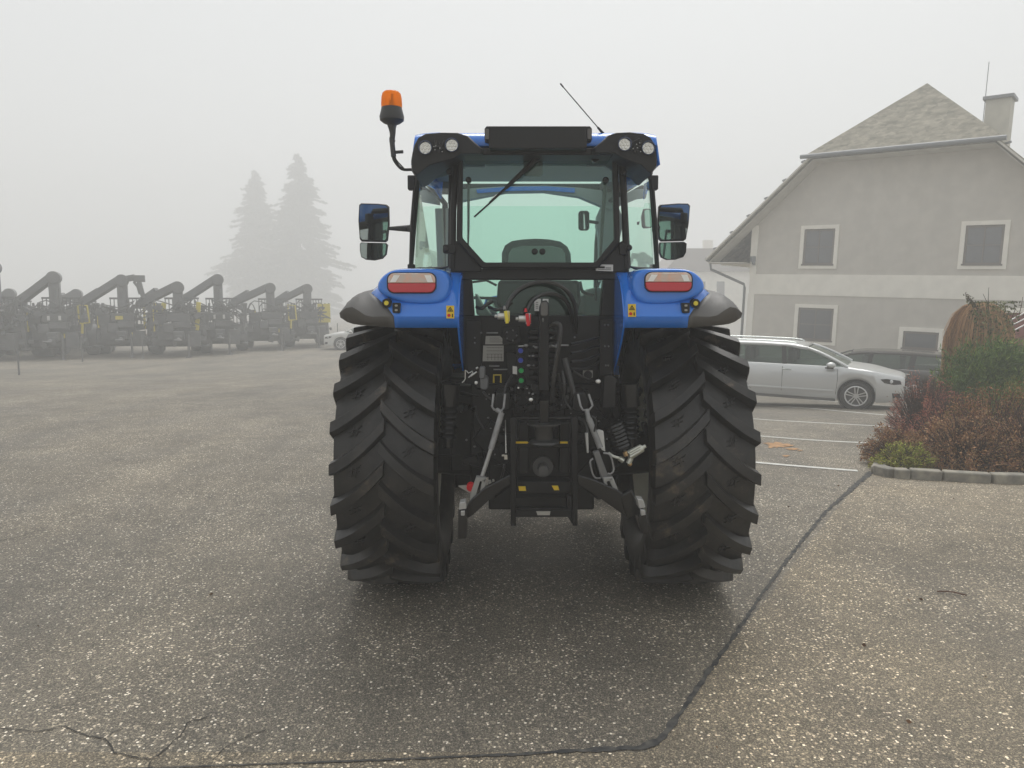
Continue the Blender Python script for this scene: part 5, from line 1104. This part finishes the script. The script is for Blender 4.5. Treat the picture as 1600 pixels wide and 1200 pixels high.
# ------------------------------------------------------------------ crane trailers in the fog
M_tblack = mat('trailer_black', (.105, .105, .107), .5, noise=.5, nscale=4)  # black lifted to grey: part of the fog's paleness is in the colour
M_tgrey = mat('crane_grey', (.155, .157, .16), .5)  # crane paint lightened too, fog put into the colour
M_tyel = mat('crane_yellow', (.62, .52, .05), .5)
M_trust = mat('trailer_red', (.10, .03, .025), .6)
def make_trailer(loc, rz, label, boom=(1.95, .0), yel='guard', grap=False, H=2.65, seed=0, s=1.0, second=False):
    """forestry trailer with a folded crane, origin on the ground, nose towards -Y, bunks running back (+Y)"""
    r_ = random.Random(seed); t = thing('crane_trailer', label, 'trailer', (0, 0, 0), 'forestry trailers parked in a row')
    B = lambda name, m_, mt, **k: m_.build(name, mt, t, **k)
    m = MB(); m.box((0, 1.2, .72), (.30, 4.6, .26)); m.bar((0, -1.2, .62), (0, -.1, .70), .2, .18); m.tube([(0, -1.3, .62), (0, -1.75, .60)], .05, 8); m.lathe([(.10, -.03), (.13, 0), (.10, .03), (.06, .0), (.10, -.03)], (0, -1.85, .60), 'Z', 14); B('frame', m, M_tblack, bevel=.01)
    for cx in (-.78, .78):
        for cy_ in (1.35, 2.35):
            wh = sub('wheel', t); m = MB(); m.lathe([(.22, -.18), (.44, -.20), (.50, -.15), (.52, 0), (.50, .15), (.44, .20), (.22, .18)], (cx, cy_, .52), 'X', 28); m.build('tyre', M_tblack, wh)
            m = MB(); m.lathe([(.23, -.19), (.20, -.05), (.0, -.04)], (cx, cy_, .52), 'X', 18); m.build('rim', M_tgrey, wh)
    for cy_ in (.5, 1.6, 2.9):
        m = MB(); m.box((0, cy_, .92), (1.7, .12, .12))
        for sx in (-.84, .84): m.bar((sx, cy_, .9), (sx * 1.12, cy_, 1.75), .07, .07)
        B('bunk', m, M_tblack, bevel=.01)
    m = MB()                                            # headboard grid
    for z in (1.0, 1.9): m.box((.1, .12, z), (1.05, .06, .06))
    for k in range(10): m.box((-.40 + k * .11, .12, 1.45), (.028, .028, .9))
    B('headboard', m, M_tblack)
    m = MB(); m.box((0, -.15, 1.0), (.46, .46, .36)); m.box((0, -.15, 1.25), (.34, .34, .2)); m.bar((0, -.15, 1.2), (.0, -.15, H - .18), .30, .28); m.cyl((0, -.34, H - .17), (0, .04, H - .17), .20, seg=18); m.bar((.06, -.32, 1.35), (.06, -.32, H - .5), .09, .09); B('crane_column', m, M_tgrey, bevel=.02)
    bx, bb = boom
    m = MB(); m.bar((0, -.10, H - .10), (-bx, .9, 1.72), .20, .25); m.bar((-bx * .55, .5, 2.20), (-bx * .98, .85, 1.84), .20, .12); m.cyl((-bx, .78, 1.7), (-bx, 1.0, 1.7), .15); m.bar((-bx, .92, 1.72), (-.2, 1.9, 1.2), .15, .16); B('boom', m, M_tgrey, bevel=.015)
    if grap:
        m = MB(); m.bar((.10, -.2, H - .12), (.40, -.2, H - .06), .16, .20); m.box((.52, -.2, H - .10), (.34, .24, .22)); m.bar((.50, -.2, H - .15), (.62, -.2, H - .75), .16, .14); m.bar((.42, -.2, H - .25), (.50, -.2, H - .62), .05, .05); m.bar((.35, -.2, H - .2), (.55, -.2, H - .5), .08, .08); B('grapple', m, M_tgrey, bevel=.015)
    else:
        m = MB()
        for sx in (-1, 1): m.tube([(-.3, 2.0, 1.2), (-.3 + .3 * sx, 2.05, 1.0), (-.3 + .25 * sx, 2.1, .75)], .05, 8, smooth=3)
        B('grapple', m, M_tgrey)
    for sx in (-1, 1):                                   # outriggers
        m = MB(); m.bar((sx * .2, -.15, .9), (sx * .72, -.15, .95), .12, .14); m.bar((sx * .72, -.15, 1.35), (sx * .78, -.15, .35), .11, .11); m.cyl((sx * .78, -.15, .30), (sx * .78, -.15, .36), .14); B('outrigger', m, M_tblack, bevel=.01)
    m = MB()
    for k in range(9): m.tube([(.14 + r_.uniform(-.1, .1), -.35, 1.3), (.35 + r_.uniform(-.2, .2), -.5, 1.2 + r_.uniform(0, .6)), (.2 + r_.uniform(-.3, .3), -.4, 1.0)], .018, 5, smooth=4)
    B('hydraulic_hose', m, M_tblack)
    m = MB(); m.box((0, -.42, 1.28), (.7, .22, .26)); m.box((.1, -.55, 1.05), (.5, .2, .2)); m.box((-.3, -.5, .95), (.3, .3, .3)); B('valve_box', m, M_tblack, bevel=.02)
    m = MB(); m.box((-.15, -.2, .80), (1.0, .5, .46)); m.box((.45, -.35, .58), (.36, .4, .5)); m.box((-.55, -.30, 1.22), (.34, .3, .36)); m.cyl((-.8, -.1, .50), (.8, -.1, .50), .18)
    for k in range(24): m.box((r_.uniform(-.95, .95), r_.uniform(-.7, .0), r_.uniform(.35, 1.6)), (r_.uniform(.03, .22), r_.uniform(.05, .3), r_.uniform(.03, .2)), Matrix.Rotation(r_.uniform(-.6, .6), 3, 'Y'))
    for k in range(16): m.tube([(r_.uniform(-1, .9), -.3, r_.uniform(.9, 1.5)), (r_.uniform(-1, .9), -.5, r_.uniform(1.3, 1.9)), (r_.uniform(-1, .9), -.3, r_.uniform(.9, 1.4))], .02, 5, smooth=4)
    B('hydraulic_unit', m, M_tblack, bevel=.02)
    if yel == 'guard':
        m = MB(); x = .72
        for a, b in (((x, 1.62), (x + .06, 1.62)), ): pass
        m.tube([(x - .08, -.3, 1.10), (x - .10, -.3, 1.68), (x + .16, -.3, 1.66), (x + .20, -.3, 1.12), (x - .08, -.3, 1.10)], .032, 6); m.tube([(x, -.3, 1.1), (x - .02, -.3, .78)], .04, 6); B('ladder_guard', m, M_tyel)
    elif yel == 'posts':
        m = MB(); m.bar((-.55, -.25, .85), (-.42, -.25, 1.75), .16, .14); B('stabiliser_post', m, M_tyel, bevel=.02)
        m = MB(); m.bar((.52, -.25, .85), (.62, -.25, 1.78), .16, .14); B('stabiliser_post', m, M_tyel, bevel=.02)
    elif yel == 'blade':
        m = MB(); m.prism([Vector(q) for q in ((.95, -.3, .9), (.9, -.3, 1.85), (1.0, -.3, 1.7), (1.05, -.3, 1.2))], [Vector(q) for q in ((.95, -.24, .9), (.9, -.24, 1.85), (1.0, -.24, 1.7), (1.05, -.24, 1.2))]); m.box((.62, -.3, 1.25), (.07, .05, .7)); m.box((-.1, -.56, 1.27), (.22, .03, .12)); B('warning_panel', m, M_tyel)
    elif yel == 'screen':
        m = MB(); m.box((.62, -.3, 1.35), (.5, .04, .75)); B('mesh_screen', m, M_tyel, bevel=.01)
    m = MB(); q = r_.uniform(-.75, -.55); m.box((q, -.42, 1.22), (.05, .05, .55 + r_.uniform(0, .3))); B('yellow_strut', m, M_tyel)
    m = MB(); q = r_.uniform(.3, .5); m.box((q, -.50, .72), (.16, .05, .14)); B('yellow_cover', m, M_tyel)
    if yel == 'mudguard' or seed % 2:
        for x in (-.15, .15): m = MB(); m.box((x, -.56, 1.28), (.07, .03, .14)); B('white_decal', m, M_white)
    m = MB(); m.tube([(.28, -1.15, .0), (.28, -1.15, .75)], .035, 8); m.cyl((.28, -1.15, .0), (.28, -1.15, .03), .09); B('jack_leg', m, M_tblack)
    m = MB(); m.box((0, 2.4, .38), (1.9, .06, .16)); m.box((0, .95, .55), (1.2, .9, .22)); B('side_panel', m, M_trust, bevel=.02)
    t.location = loc; t.rotation_euler.z = rz; t.scale = (s, s, s)
    return t
def tr(x, Y, **k):
    Y *= 1.4; k['s'] = k.get('s', 1) * 1.4; p = P(x, 560, Y); make_trailer((p.x, Y, gz(p.x, Y)), k.pop('rz', R(22)), **k)
tr(2, 22.6, label='black forestry trailer cut off by the left photo edge, its folded crane standing tallest', H=2.95, boom=(1.1, 0), yel='none', seed=2, rz=R(10))
tr(94, 23.6, label='black forestry trailer second from the left, with two yellow ladder guards', H=2.70, boom=(1.25, 0), seed=3)
tr(24, 26.5, label='dark forestry trailer half hidden behind the two leftmost trailers', H=2.35, boom=(1.0, 0), seed=4, s=.95)
tr(198, 24.8, label='black forestry trailer with its grapple held up beside the crane top', H=2.65, boom=(1.35, 0), yel='blade', grap=True, seed=6)
tr(127, 27.5, label='dark forestry trailer with low crane behind the third trailer', H=2.35, boom=(1.0, 0), seed=8, s=.95, yel='none')
tr(283, 24.6, label='forestry trailer with two upright yellow stabiliser posts', H=2.42, boom=(1.2, 0), yel='posts', seed=10)
tr(345, 26.2, label='black forestry trailer with high crane and small white decals', H=2.72, boom=(1.35, 0), yel='none', seed=7)
tr(425, 28.4, label='faint dark forestry trailer with yellow guard right of the white decalled one', H=2.48, boom=(1.35, 0), yel='guard', seed=12)
tr(482, 30.0, label='rightmost forestry trailer with a pale yellow mesh screen', H=2.48, boom=(1.2, 0), yel='screen', seed=14)
for x, y0, y1, lab in ((528, 505, 540, 'thin dark marker post standing before the pale fogged car'), (30, 556, 586, 'short marker stake before the leftmost trailers'), (129, 546, 566, 'short marker stake before the second trailer'), (224, 546, 561, 'short pale stake before the trailer with raised grapple')):
    a = hit(x, y1); h = P(x, y0, a.y).z; m = MB(); m.tube([a, Vector((a.x, a.y, max(h, .4)))], .025, 6); tag(m.build('marker_post', M_tgrey), lab, 'post', 'marker posts in front of the trailers')

# ------------------------------------------------------------------ vegetation
def leafmesh(name, pts, nrm, size, asp, m, parent=None, droop=None, jitter=.9):
    """pts (n,3) leaf centres; one small pointed quad each"""
    n = len(pts); d = nrm + rng.normal(0, jitter, (n, 3)); d /= np.linalg.norm(d, axis=1)[:, None]
    if droop is not None: d = d * (1 - droop[1]) + np.array(droop[0]) * droop[1]; d /= np.linalg.norm(d, axis=1)[:, None]
    r = rng.normal(0, 1, (n, 3)); s = np.cross(d, r); s /= np.linalg.norm(s, axis=1)[:, None]
    L = size * rng.uniform(.6, 1.4, (n, 1)); W_ = L * asp
    v = np.stack([pts - d * L / 2, pts + s * W_ / 2, pts + d * L / 2, pts - s * W_ / 2], 1).reshape(-1, 3)
    base = np.array(parent.location) if parent is not None else np.zeros(3)
    me = bpy.data.meshes.new(name); me.vertices.add(4 * n); me.vertices.foreach_set('co', (v - base).astype(np.float32).ravel())
    me.loops.add(4 * n); me.loops.foreach_set('vertex_index', np.arange(4 * n, dtype=np.int32)); me.polygons.add(n)
    me.polygons.foreach_set('loop_start', np.arange(0, 4 * n, 4, dtype=np.int32)); me.polygons.foreach_set('loop_total', np.full(n, 4, dtype=np.int32))
    me.update(); me.validate(); me.materials.append(m); o = bpy.data.objects.new(name, me); COL.objects.link(o)
    if parent is not None: o.parent = parent
    return o
def dome_pts(c, rx, ry, rz_, n, lump=.18, k=9, inner=.55):
    """points of a ragged bush: many leafy sprays of different size over a lumpy half ellipsoid"""
    def sph(m_):
        th_ = rng.uniform(0, 2 * np.pi, m_); u = rng.uniform(0, 1, m_) ** .85; ph = np.arccos(1 - u)
        return np.stack([np.sin(ph) * np.cos(th_), np.sin(ph) * np.sin(th_), np.cos(ph)], 1)
    cen = rng.normal(0, 1, (k, 3)); cen[:, 2] = abs(cen[:, 2]); cen /= np.linalg.norm(cen, axis=1)[:, None]
    ns = max(60, n // 55); d = sph(ns); l = 1 + lump * (np.max(np.clip(d @ cen.T, 0, 1) ** 8, axis=1) - .45)
    rad = (1 - (1 - inner) * rng.uniform(0, 1, ns) ** 1.8) * l * rng.uniform(.93, 1.10, ns)
    tip = d * rad[:, None]; idx = rng.integers(0, ns, n); t = rng.uniform(0, 1, n)
    spread = rng.uniform(.035, .080, ns)[idx] * (1.25 - .5 * t)
    p = tip[idx] * (.84 + .16 * t)[:, None] + rng.normal(0, 1, (n, 3)) * spread[:, None]; p[:, 2] = np.maximum(p[:, 2], .02)
    return p * np.array([rx, ry, rz_]) + np.array(c), d[idx]
M_branch = mat('branch', (.075, .045, .035), .85)
def twigs(c, rx, ry, rz_, n, parent, name='stems', r=.005, m=None, over=1.1):
    b = MB()
    for _ in range(n):
        a = random.uniform(0, 6.283); q = random.uniform(0, 1) ** .6; e = Vector((c[0] + rx * q * math.cos(a) * over, c[1] + ry * q * math.sin(a) * over, c[2] + rz_ * math.sqrt(max(0.02, 1 - q * q)) * random.uniform(.8, over)))
        s = Vector((c[0] + (e.x - c[0]) * .25, c[1] + (e.y - c[1]) * .25, c[2])); mid = s.lerp(e, .5) + Vector((random.uniform(-.05, .05), random.uniform(-.05, .05), .05)); b.tube([s, mid, e], [r, r * .7, r * .3], 4, cap=False)
    return b.build(name, m or M_branch, parent, smooth=False)
def shrub(name, label, cat, px_, Y, rx, ry, rz_, n, size, asp, cols, droop=None, lump=.2, nt_=60, inner=.55, z0=None, group=None, tw=None, jitter=.9, over=1.06, parts=None):
    c = P(px_, 600, Y); z = gz(c.x, Y) if z0 is None else z0
    t = thing(name, label, cat, (c.x, Y, z), group); lm = leafmat(name + '_leaf', cols)
    p, d = dome_pts((c.x, Y, z), rx, ry, rz_, n, lump, 12, inner)
    leafmesh('foliage', p, d, size, asp, lm, t, droop, jitter); twigs((c.x, Y, z), rx, ry, rz_, nt_, t, r=.006 if tw is None else tw, over=over)
    return t
BR = [(00.298, 00.150, 00.081), (00.390, 00.207, 00.103), (00.207, 00.103, 00.065), (00.482, 00.275, 00.138), (00.252, 00.173, 00.092), (00.344, 00.230, 00.115)]
RD = [(000.421, 000.140, 000.099), (000.309, 000.099, 000.084), (000.533, 000.211, 000.140), (000.252, 000.099, 000.078), (000.450, 000.224, 000.140)]
GR = [(000.093, 000.156, 000.041), (000.135, 000.216, 000.052), (000.062, 000.104, 000.038), (000.186, 000.268, 000.062), (000.113, 000.176, 000.062)]
YG = [(.42, .44, .09), (.30, .33, .07), (.50, .50, .12), (.20, .22, .06), (.32, .24, .10)]
shrub('heather_shrub', 'bright yellow-green tuft at the near kerb corner of the planting bed', 'shrub', 1420, 8.02, .34, .24, .33, 8000, .030, .35, YG, nt_=80)
shrub('spirea_bush', 'low rusty brown bush wrapping the kerb corner of the planting bed', 'shrub', 1408, 8.40, .38, .45, .42, 10000, .026, .5, BR, nt_=260)
shrub('spirea_bush', 'wide dry brown bush along the front kerb, right of the yellow-green tuft', 'shrub', 1520, 8.25, .62, .55, .62, 16000, .028, .45, BR, nt_=420)
shrub('spirea_bush', 'dry brown bush at the right photo edge above the front kerb', 'shrub', 1625, 8.0, .60, .6, .72, 14000, .028, .45, BR, nt_=420)
shrub('spirea_bush', 'tall reddish orange-brown bush below the conifer in the middle of the bed', 'shrub', 1560, 8.9, .75, .5, .86, 15000, .028, .45, [(.32, .15, .07), (.24, .12, .06), (.38, .21, .10), (.20, .16, .05)], nt_=350)
shrub('barberry_bush', 'fine-twigged dark red bush in front of the dark car tail', 'shrub', 1450, 10.4, .52, .6, .92, 12000, .030, .30, RD, nt_=700, inner=.4)
shrub('barberry_bush', 'dark red bush between the kerb corner and the conifer', 'shrub', 1500, 9.4, .55, .5, .78, 10000, .030, .30, RD, nt_=500, inner=.4)
shrub('juniper', 'spreading dark green conifer, the larger one under the weeping bush', 'conifer', 1580, 10.6, 1.15, .9, 1.40, 60000, .085, .14, GR, droop=((.6, -.2, .25), .35), lump=.30, nt_=60, jitter=.7, inner=.72)
shrub('juniper', 'smaller green conifer hanging over the brown bushes at the right edge', 'conifer', 1630, 9.3, .75, .5, 1.06, 18000, .065, .14, [(.12, .17, .04), (.17, .23, .05), (.08, .11, .03), (.25, .22, .06)], droop=((.6, -.2, .25), .35), lump=.30, nt_=40, jitter=.7, inner=.72)
# weeping tawny bush
def weeping(label, px_, Y, r, h, n, cols):
    c = P(px_, 600, Y); z = gz(c.x, Y); t = thing('weeping_bush', label, 'shrub', (c.x, Y, z)); b = MB()
    for _ in range(n):
        a = random.uniform(0, 6.283); q = random.uniform(.2, 1); pts = []
        up = h * random.uniform(.95, 1.03); rr = r * q; hl_ = random.uniform(.35, .75)
        for k in range(8):
            s_ = k / 7; f_ = min(1, (s_ * 2.4)) ** .6; hang = max(0, s_ - .22) / .78
            pts.append(Vector((c.x + math.cos(a) * rr * f_ * random.uniform(.97, 1.03), Y + math.sin(a) * rr * f_, z + up - .42 * h / 2 * (1 - math.sqrt(max(0, 1 - (.98 * f_ * q) ** 2))) - up * hl_ * hang ** 1.2)))
        b.tube(pts, [.0030, .0026, .0016], 3, cap=False)
    b.build('drooping_stems', leafmat('weeping_stem', cols), t, smooth=False)
    b = MB(); b.tube([(c.x, Y, z), (c.x, Y, z + h * .95)], [.04, .02], 8); b.build('trunk', M_branch, t); return t, c, z
t_, c_, z_ = weeping('tawny weeping bush with fine hanging stems, standing above the green conifer', 1524, 12.0, .50, 2.02, 3600, [(.52, .31, .16), (.40, .24, .14), (.60, .38, .20), (.28, .18, .11)])
# green climber beside it and bare sprigs
cl = thing('evergreen_climber', 'loose green-leaved climber with bare sprigs on the right of the tawny weeping bush', 'shrub', (P(1555, 600, 11.8).x, 11.8, z_))
n = 1500; pc = P(1548, 505, 11.75); p = np.array(pc) + np.clip(rng.normal(0, 1, (n, 3)), -1.5, 1.5) * np.array([.20, .14, .22]); leafmesh('foliage', p, np.tile([0, 0, -1.], (n, 1)), .05, .5, leafmat('climber_leaf', [(.10, .12, .04), (.15, .16, .06), (.07, .09, .03), (.22, .22, .10)]), cl)
b = MB()
for q in ([(1528, 486), (1524, 476), (1516, 468), (1508, 459)], [(1545, 490), (1544, 470), (1545, 449)], [(1540, 488), (1543, 474), (1536, 459)], [(1520, 475), (1514, 472)], [(1516, 470), (1512, 464), (1518, 463)], [(1560, 500), (1572, 486), (1570, 474)], [(1580, 500), (1586, 484), (1584, 470)], [(1590, 500), (1596, 478), (1598, 464)], [(1566, 495), (1580, 488)]):
    b.tube([P(x, y, 11.7) for x, y in q], [.006, .003], 4)
b.build('sprig', M_branch, cl)
n = 160; tt = rng.uniform(0, 1, n); p = np.array([[*P(1532 - 24 * s_, 488 - 28 * s_, 11.7)] for s_ in tt]) + rng.normal(0, .025, (n, 3)); leafmesh('sprig_leaf', p, np.tile([0, 0, 1.], (n, 1)), .04, .45, leafmat('sprig_leafc', [(.08, .08, .035), (.12, .10, .05)]), cl)
# soil of the bed and granite kerb
M_soil = mat('bark_mulch', (.05, .032, .022), .95, noise=.8, nscale=12, col2=(.12, .08, .05), bump=1, bscale=40)
bedp = [hit(1376, 732), hit(1480, 738), hit(1700, 750)] + [Vector((9.5, 8.0, 0)), Vector((9.5, 13.2, 0)), Vector((7.0, 13.0, 0)), Vector((5.7, 11.0, 0)), Vector((4.9, 9.3, 0)), Vector((4.3, 8.3, 0))]
m = MB(); q = [Vector((p.x, p.y, gz(p.x, p.y) + .045)) for p in bedp]; m.prism(q, [p - Vector((0, 0, .3)) for p in q]); struct(m.build('planting_soil', M_soil, smooth=False))
M_kerb = mat('granite_kerb', (.20, .19, .165), .85, noise=.7, nscale=9, col2=(.36, .33, .27), bump=.8, bscale=30)
kp = [hit(x, y) for x, y in ((1368, 742), (1395, 746), (1420, 747), (1471, 750), (1547, 754), (1604, 755), (1680, 757))]
kp = [kp[0]] + kp[1:]
kb = sub('kerb', None); kb['kind'] = 'structure'
prev = Vector((4.35, 9.6, 0))
side = [Vector((4.85, 9.3, 0)), Vector((4.50, 8.75, 0)), Vector((4.16, 8.2, 0)), hit(1370, 740)]
allp = side + kp[1:] + [Vector((9.0, 7.55, 0))]
for a, b in zip(allp[:-1], allp[1:]):
    a = Vector((a.x, a.y, 0)); b = Vector((b.x, b.y, 0)); dd_ = (b - a); L = dd_.length; n = max(1, round(L / .55)); 
    for k in range(n):
        s0 = a + dd_ * (k / n) + dd_.normalized() * .008; s1 = a + dd_ * ((k + 1) / n) - dd_.normalized() * .008; zc = gz(s0.x, s0.y) + .012 + random.uniform(-.006, .006)
        m = MB(); m.bar(Vector((s0.x, s0.y, zc)), Vector((s1.x, s1.y, zc)), .13, .17); o = m.build('kerb_stone', M_kerb, kb, bevel=.014, bseg=2)
# fallen leaves and pebbles on the asphalt
M_leafd = leafmat('fallen_leaf', [(.16, .09, .05), (.10, .05, .03), (.22, .15, .09)])
pts = []
for x, y in ((1205, 650), (1300, 657), (1232, 793), (1268, 741), (1368, 783), (1490, 780), (1420, 940), (1439, 938), (1310, 760), (60, 980), (330, 930), (1120, 1170), (1540, 1060), (1420, 1130), (1350, 1010)):
    q = hit(x, y); pts.append((q.x, q.y, q.z + .008))
pts = np.array(pts); o = leafmesh('leaf_litter', pts, np.tile([1., 0, 0], (len(pts), 1)), .022, .7, M_leafd, None, jitter=.3); o['kind'] = 'stuff'
# foggy spruces
M_bark = mat('bark', (.06, .045, .035), .9)
def spruce(label, px_, Y, h, r, seed):
    rr = np.random.default_rng(seed); c = P(px_, 540, Y); t = thing('spruce', label, 'tree', (c.x, Y, -.68), 'spruces in the fog')
    m = MB(); m.tube([(c.x, Y, -.8), (c.x, Y, h * .6), (c.x, Y, h)], [.22, .12, .02], 8); m.build('trunk', M_bark, t)
    P_ = []; D_ = []
    z = .6; z0 = z; ph_ = rr.uniform(0, 6, 3)
    while z0 < h:
        z = z0; f_ = max(.02, 1 - z / h); R_ = r * (f_ ** .68) * rr.uniform(.72, 1.15)
        for b_ in range(rr.integers(9, 13)):
            a = rr.uniform(0, 6.283); z = z0 + rr.uniform(-1.1, 1.1); Rb = R_ * rr.uniform(.45, 1.15) * (1 + .16 * np.sin(2 * a + ph_[0]) + .14 * np.sin(z * .45 + ph_[1] + a)); n = int(40 + 150 * f_); s_ = rr.uniform(.1, 1, n) ** .8
            wv = rr.normal(0, .10 + .14 * f_, (n, 2)) * s_[:, None] ** .5
            x = c.x + np.cos(a) * Rb * s_ - np.sin(a) * wv[:, 0]; y = Y + np.sin(a) * Rb * s_ + np.cos(a) * wv[:, 0]; zz = z - .28 * Rb * s_ + .1 * s_ ** 3 + wv[:, 1] * .5
            P_.append(np.stack([x, y, zz], 1)); D_.append(np.tile([np.cos(a), np.sin(a), -.4], (n, 1)))
        z0 += .30 + .22 * f_
    leafmesh('crown', np.concatenate(P_), np.concatenate(D_), .85, .42, leafmat('spruce_needles', [(.13, .16, .12), (.16, .19, .14), (.10, .13, .10)]), t, jitter=.5)  # needle greens paled in the colour to stand in for thicker fog
spruce('broad shorter fogged spruce, the left one of the pair behind the trailers', 408, 172, 31.0, 11.5, 1)
spruce('tall fogged spruce, the right one of the pair behind the trailers', 474, 162, 32.5, 10.8, 2)
# dim house beyond the grey farmhouse
dh = thing('distant_house', 'barely visible pale house with chimney in the fog between tractor and farmhouse', 'house', (P(1120, 500, 80).x, 80, 0))
YD = 76
m = MB(); m.px([(1046, 452), (1062, 418), (1160, 418), (1230, 418), (1230, 600), (1046, 600)], YD, YD + 8); m.build('wall', M_trim, dh, smooth=False)
m = MB(); m.px([(1038, 424), (1070, 388), (1240, 388), (1240, 424)], YD - .5, YD + 8.5); m.build('roof', mat('tile_roof_far', (.30, .27, .25), .9), dh, smooth=False)
m = MB(); m.px([(1100, 375), (1114, 375), (1114, 392), (1100, 392)], YD + 3, YD + 3.6); m.build('chimney', M_trim, dh, smooth=False)
for x in (1060, 1090, 1120): m = MB(); m.px([(x, 440), (x + 12, 440), (x + 12, 462), (x, 462)], YD - .03, YD); m.build('window', M_pane, dh, smooth=False)

# ------------------------------------------------------------------ fog
hz = MB(); hz.box((0, 69.5, 5.0), (302, 261, 15.5)); hz.v = [Vector((v.x, v.y, -16 if v.z < 0 else 33.5)) for v in hz.v]
hm = bpy.data.materials.new('fog'); hm.use_nodes = True; t = hm.node_tree; t.nodes.remove(t.nodes['Principled BSDF'])
pv = t.nodes.new('ShaderNodeVolumePrincipled'); pv.inputs['Color'].default_value = (.965, .972, .975, 1); pv.inputs['Density'].default_value = HAZE_DENSITY; pv.inputs['Anisotropy'].default_value = .1
t.links.new(pv.outputs[0], t.nodes['Material Output'].inputs['Volume'])
o = hz.build('haze', hm, smooth=False); o['kind'] = 'stuff'
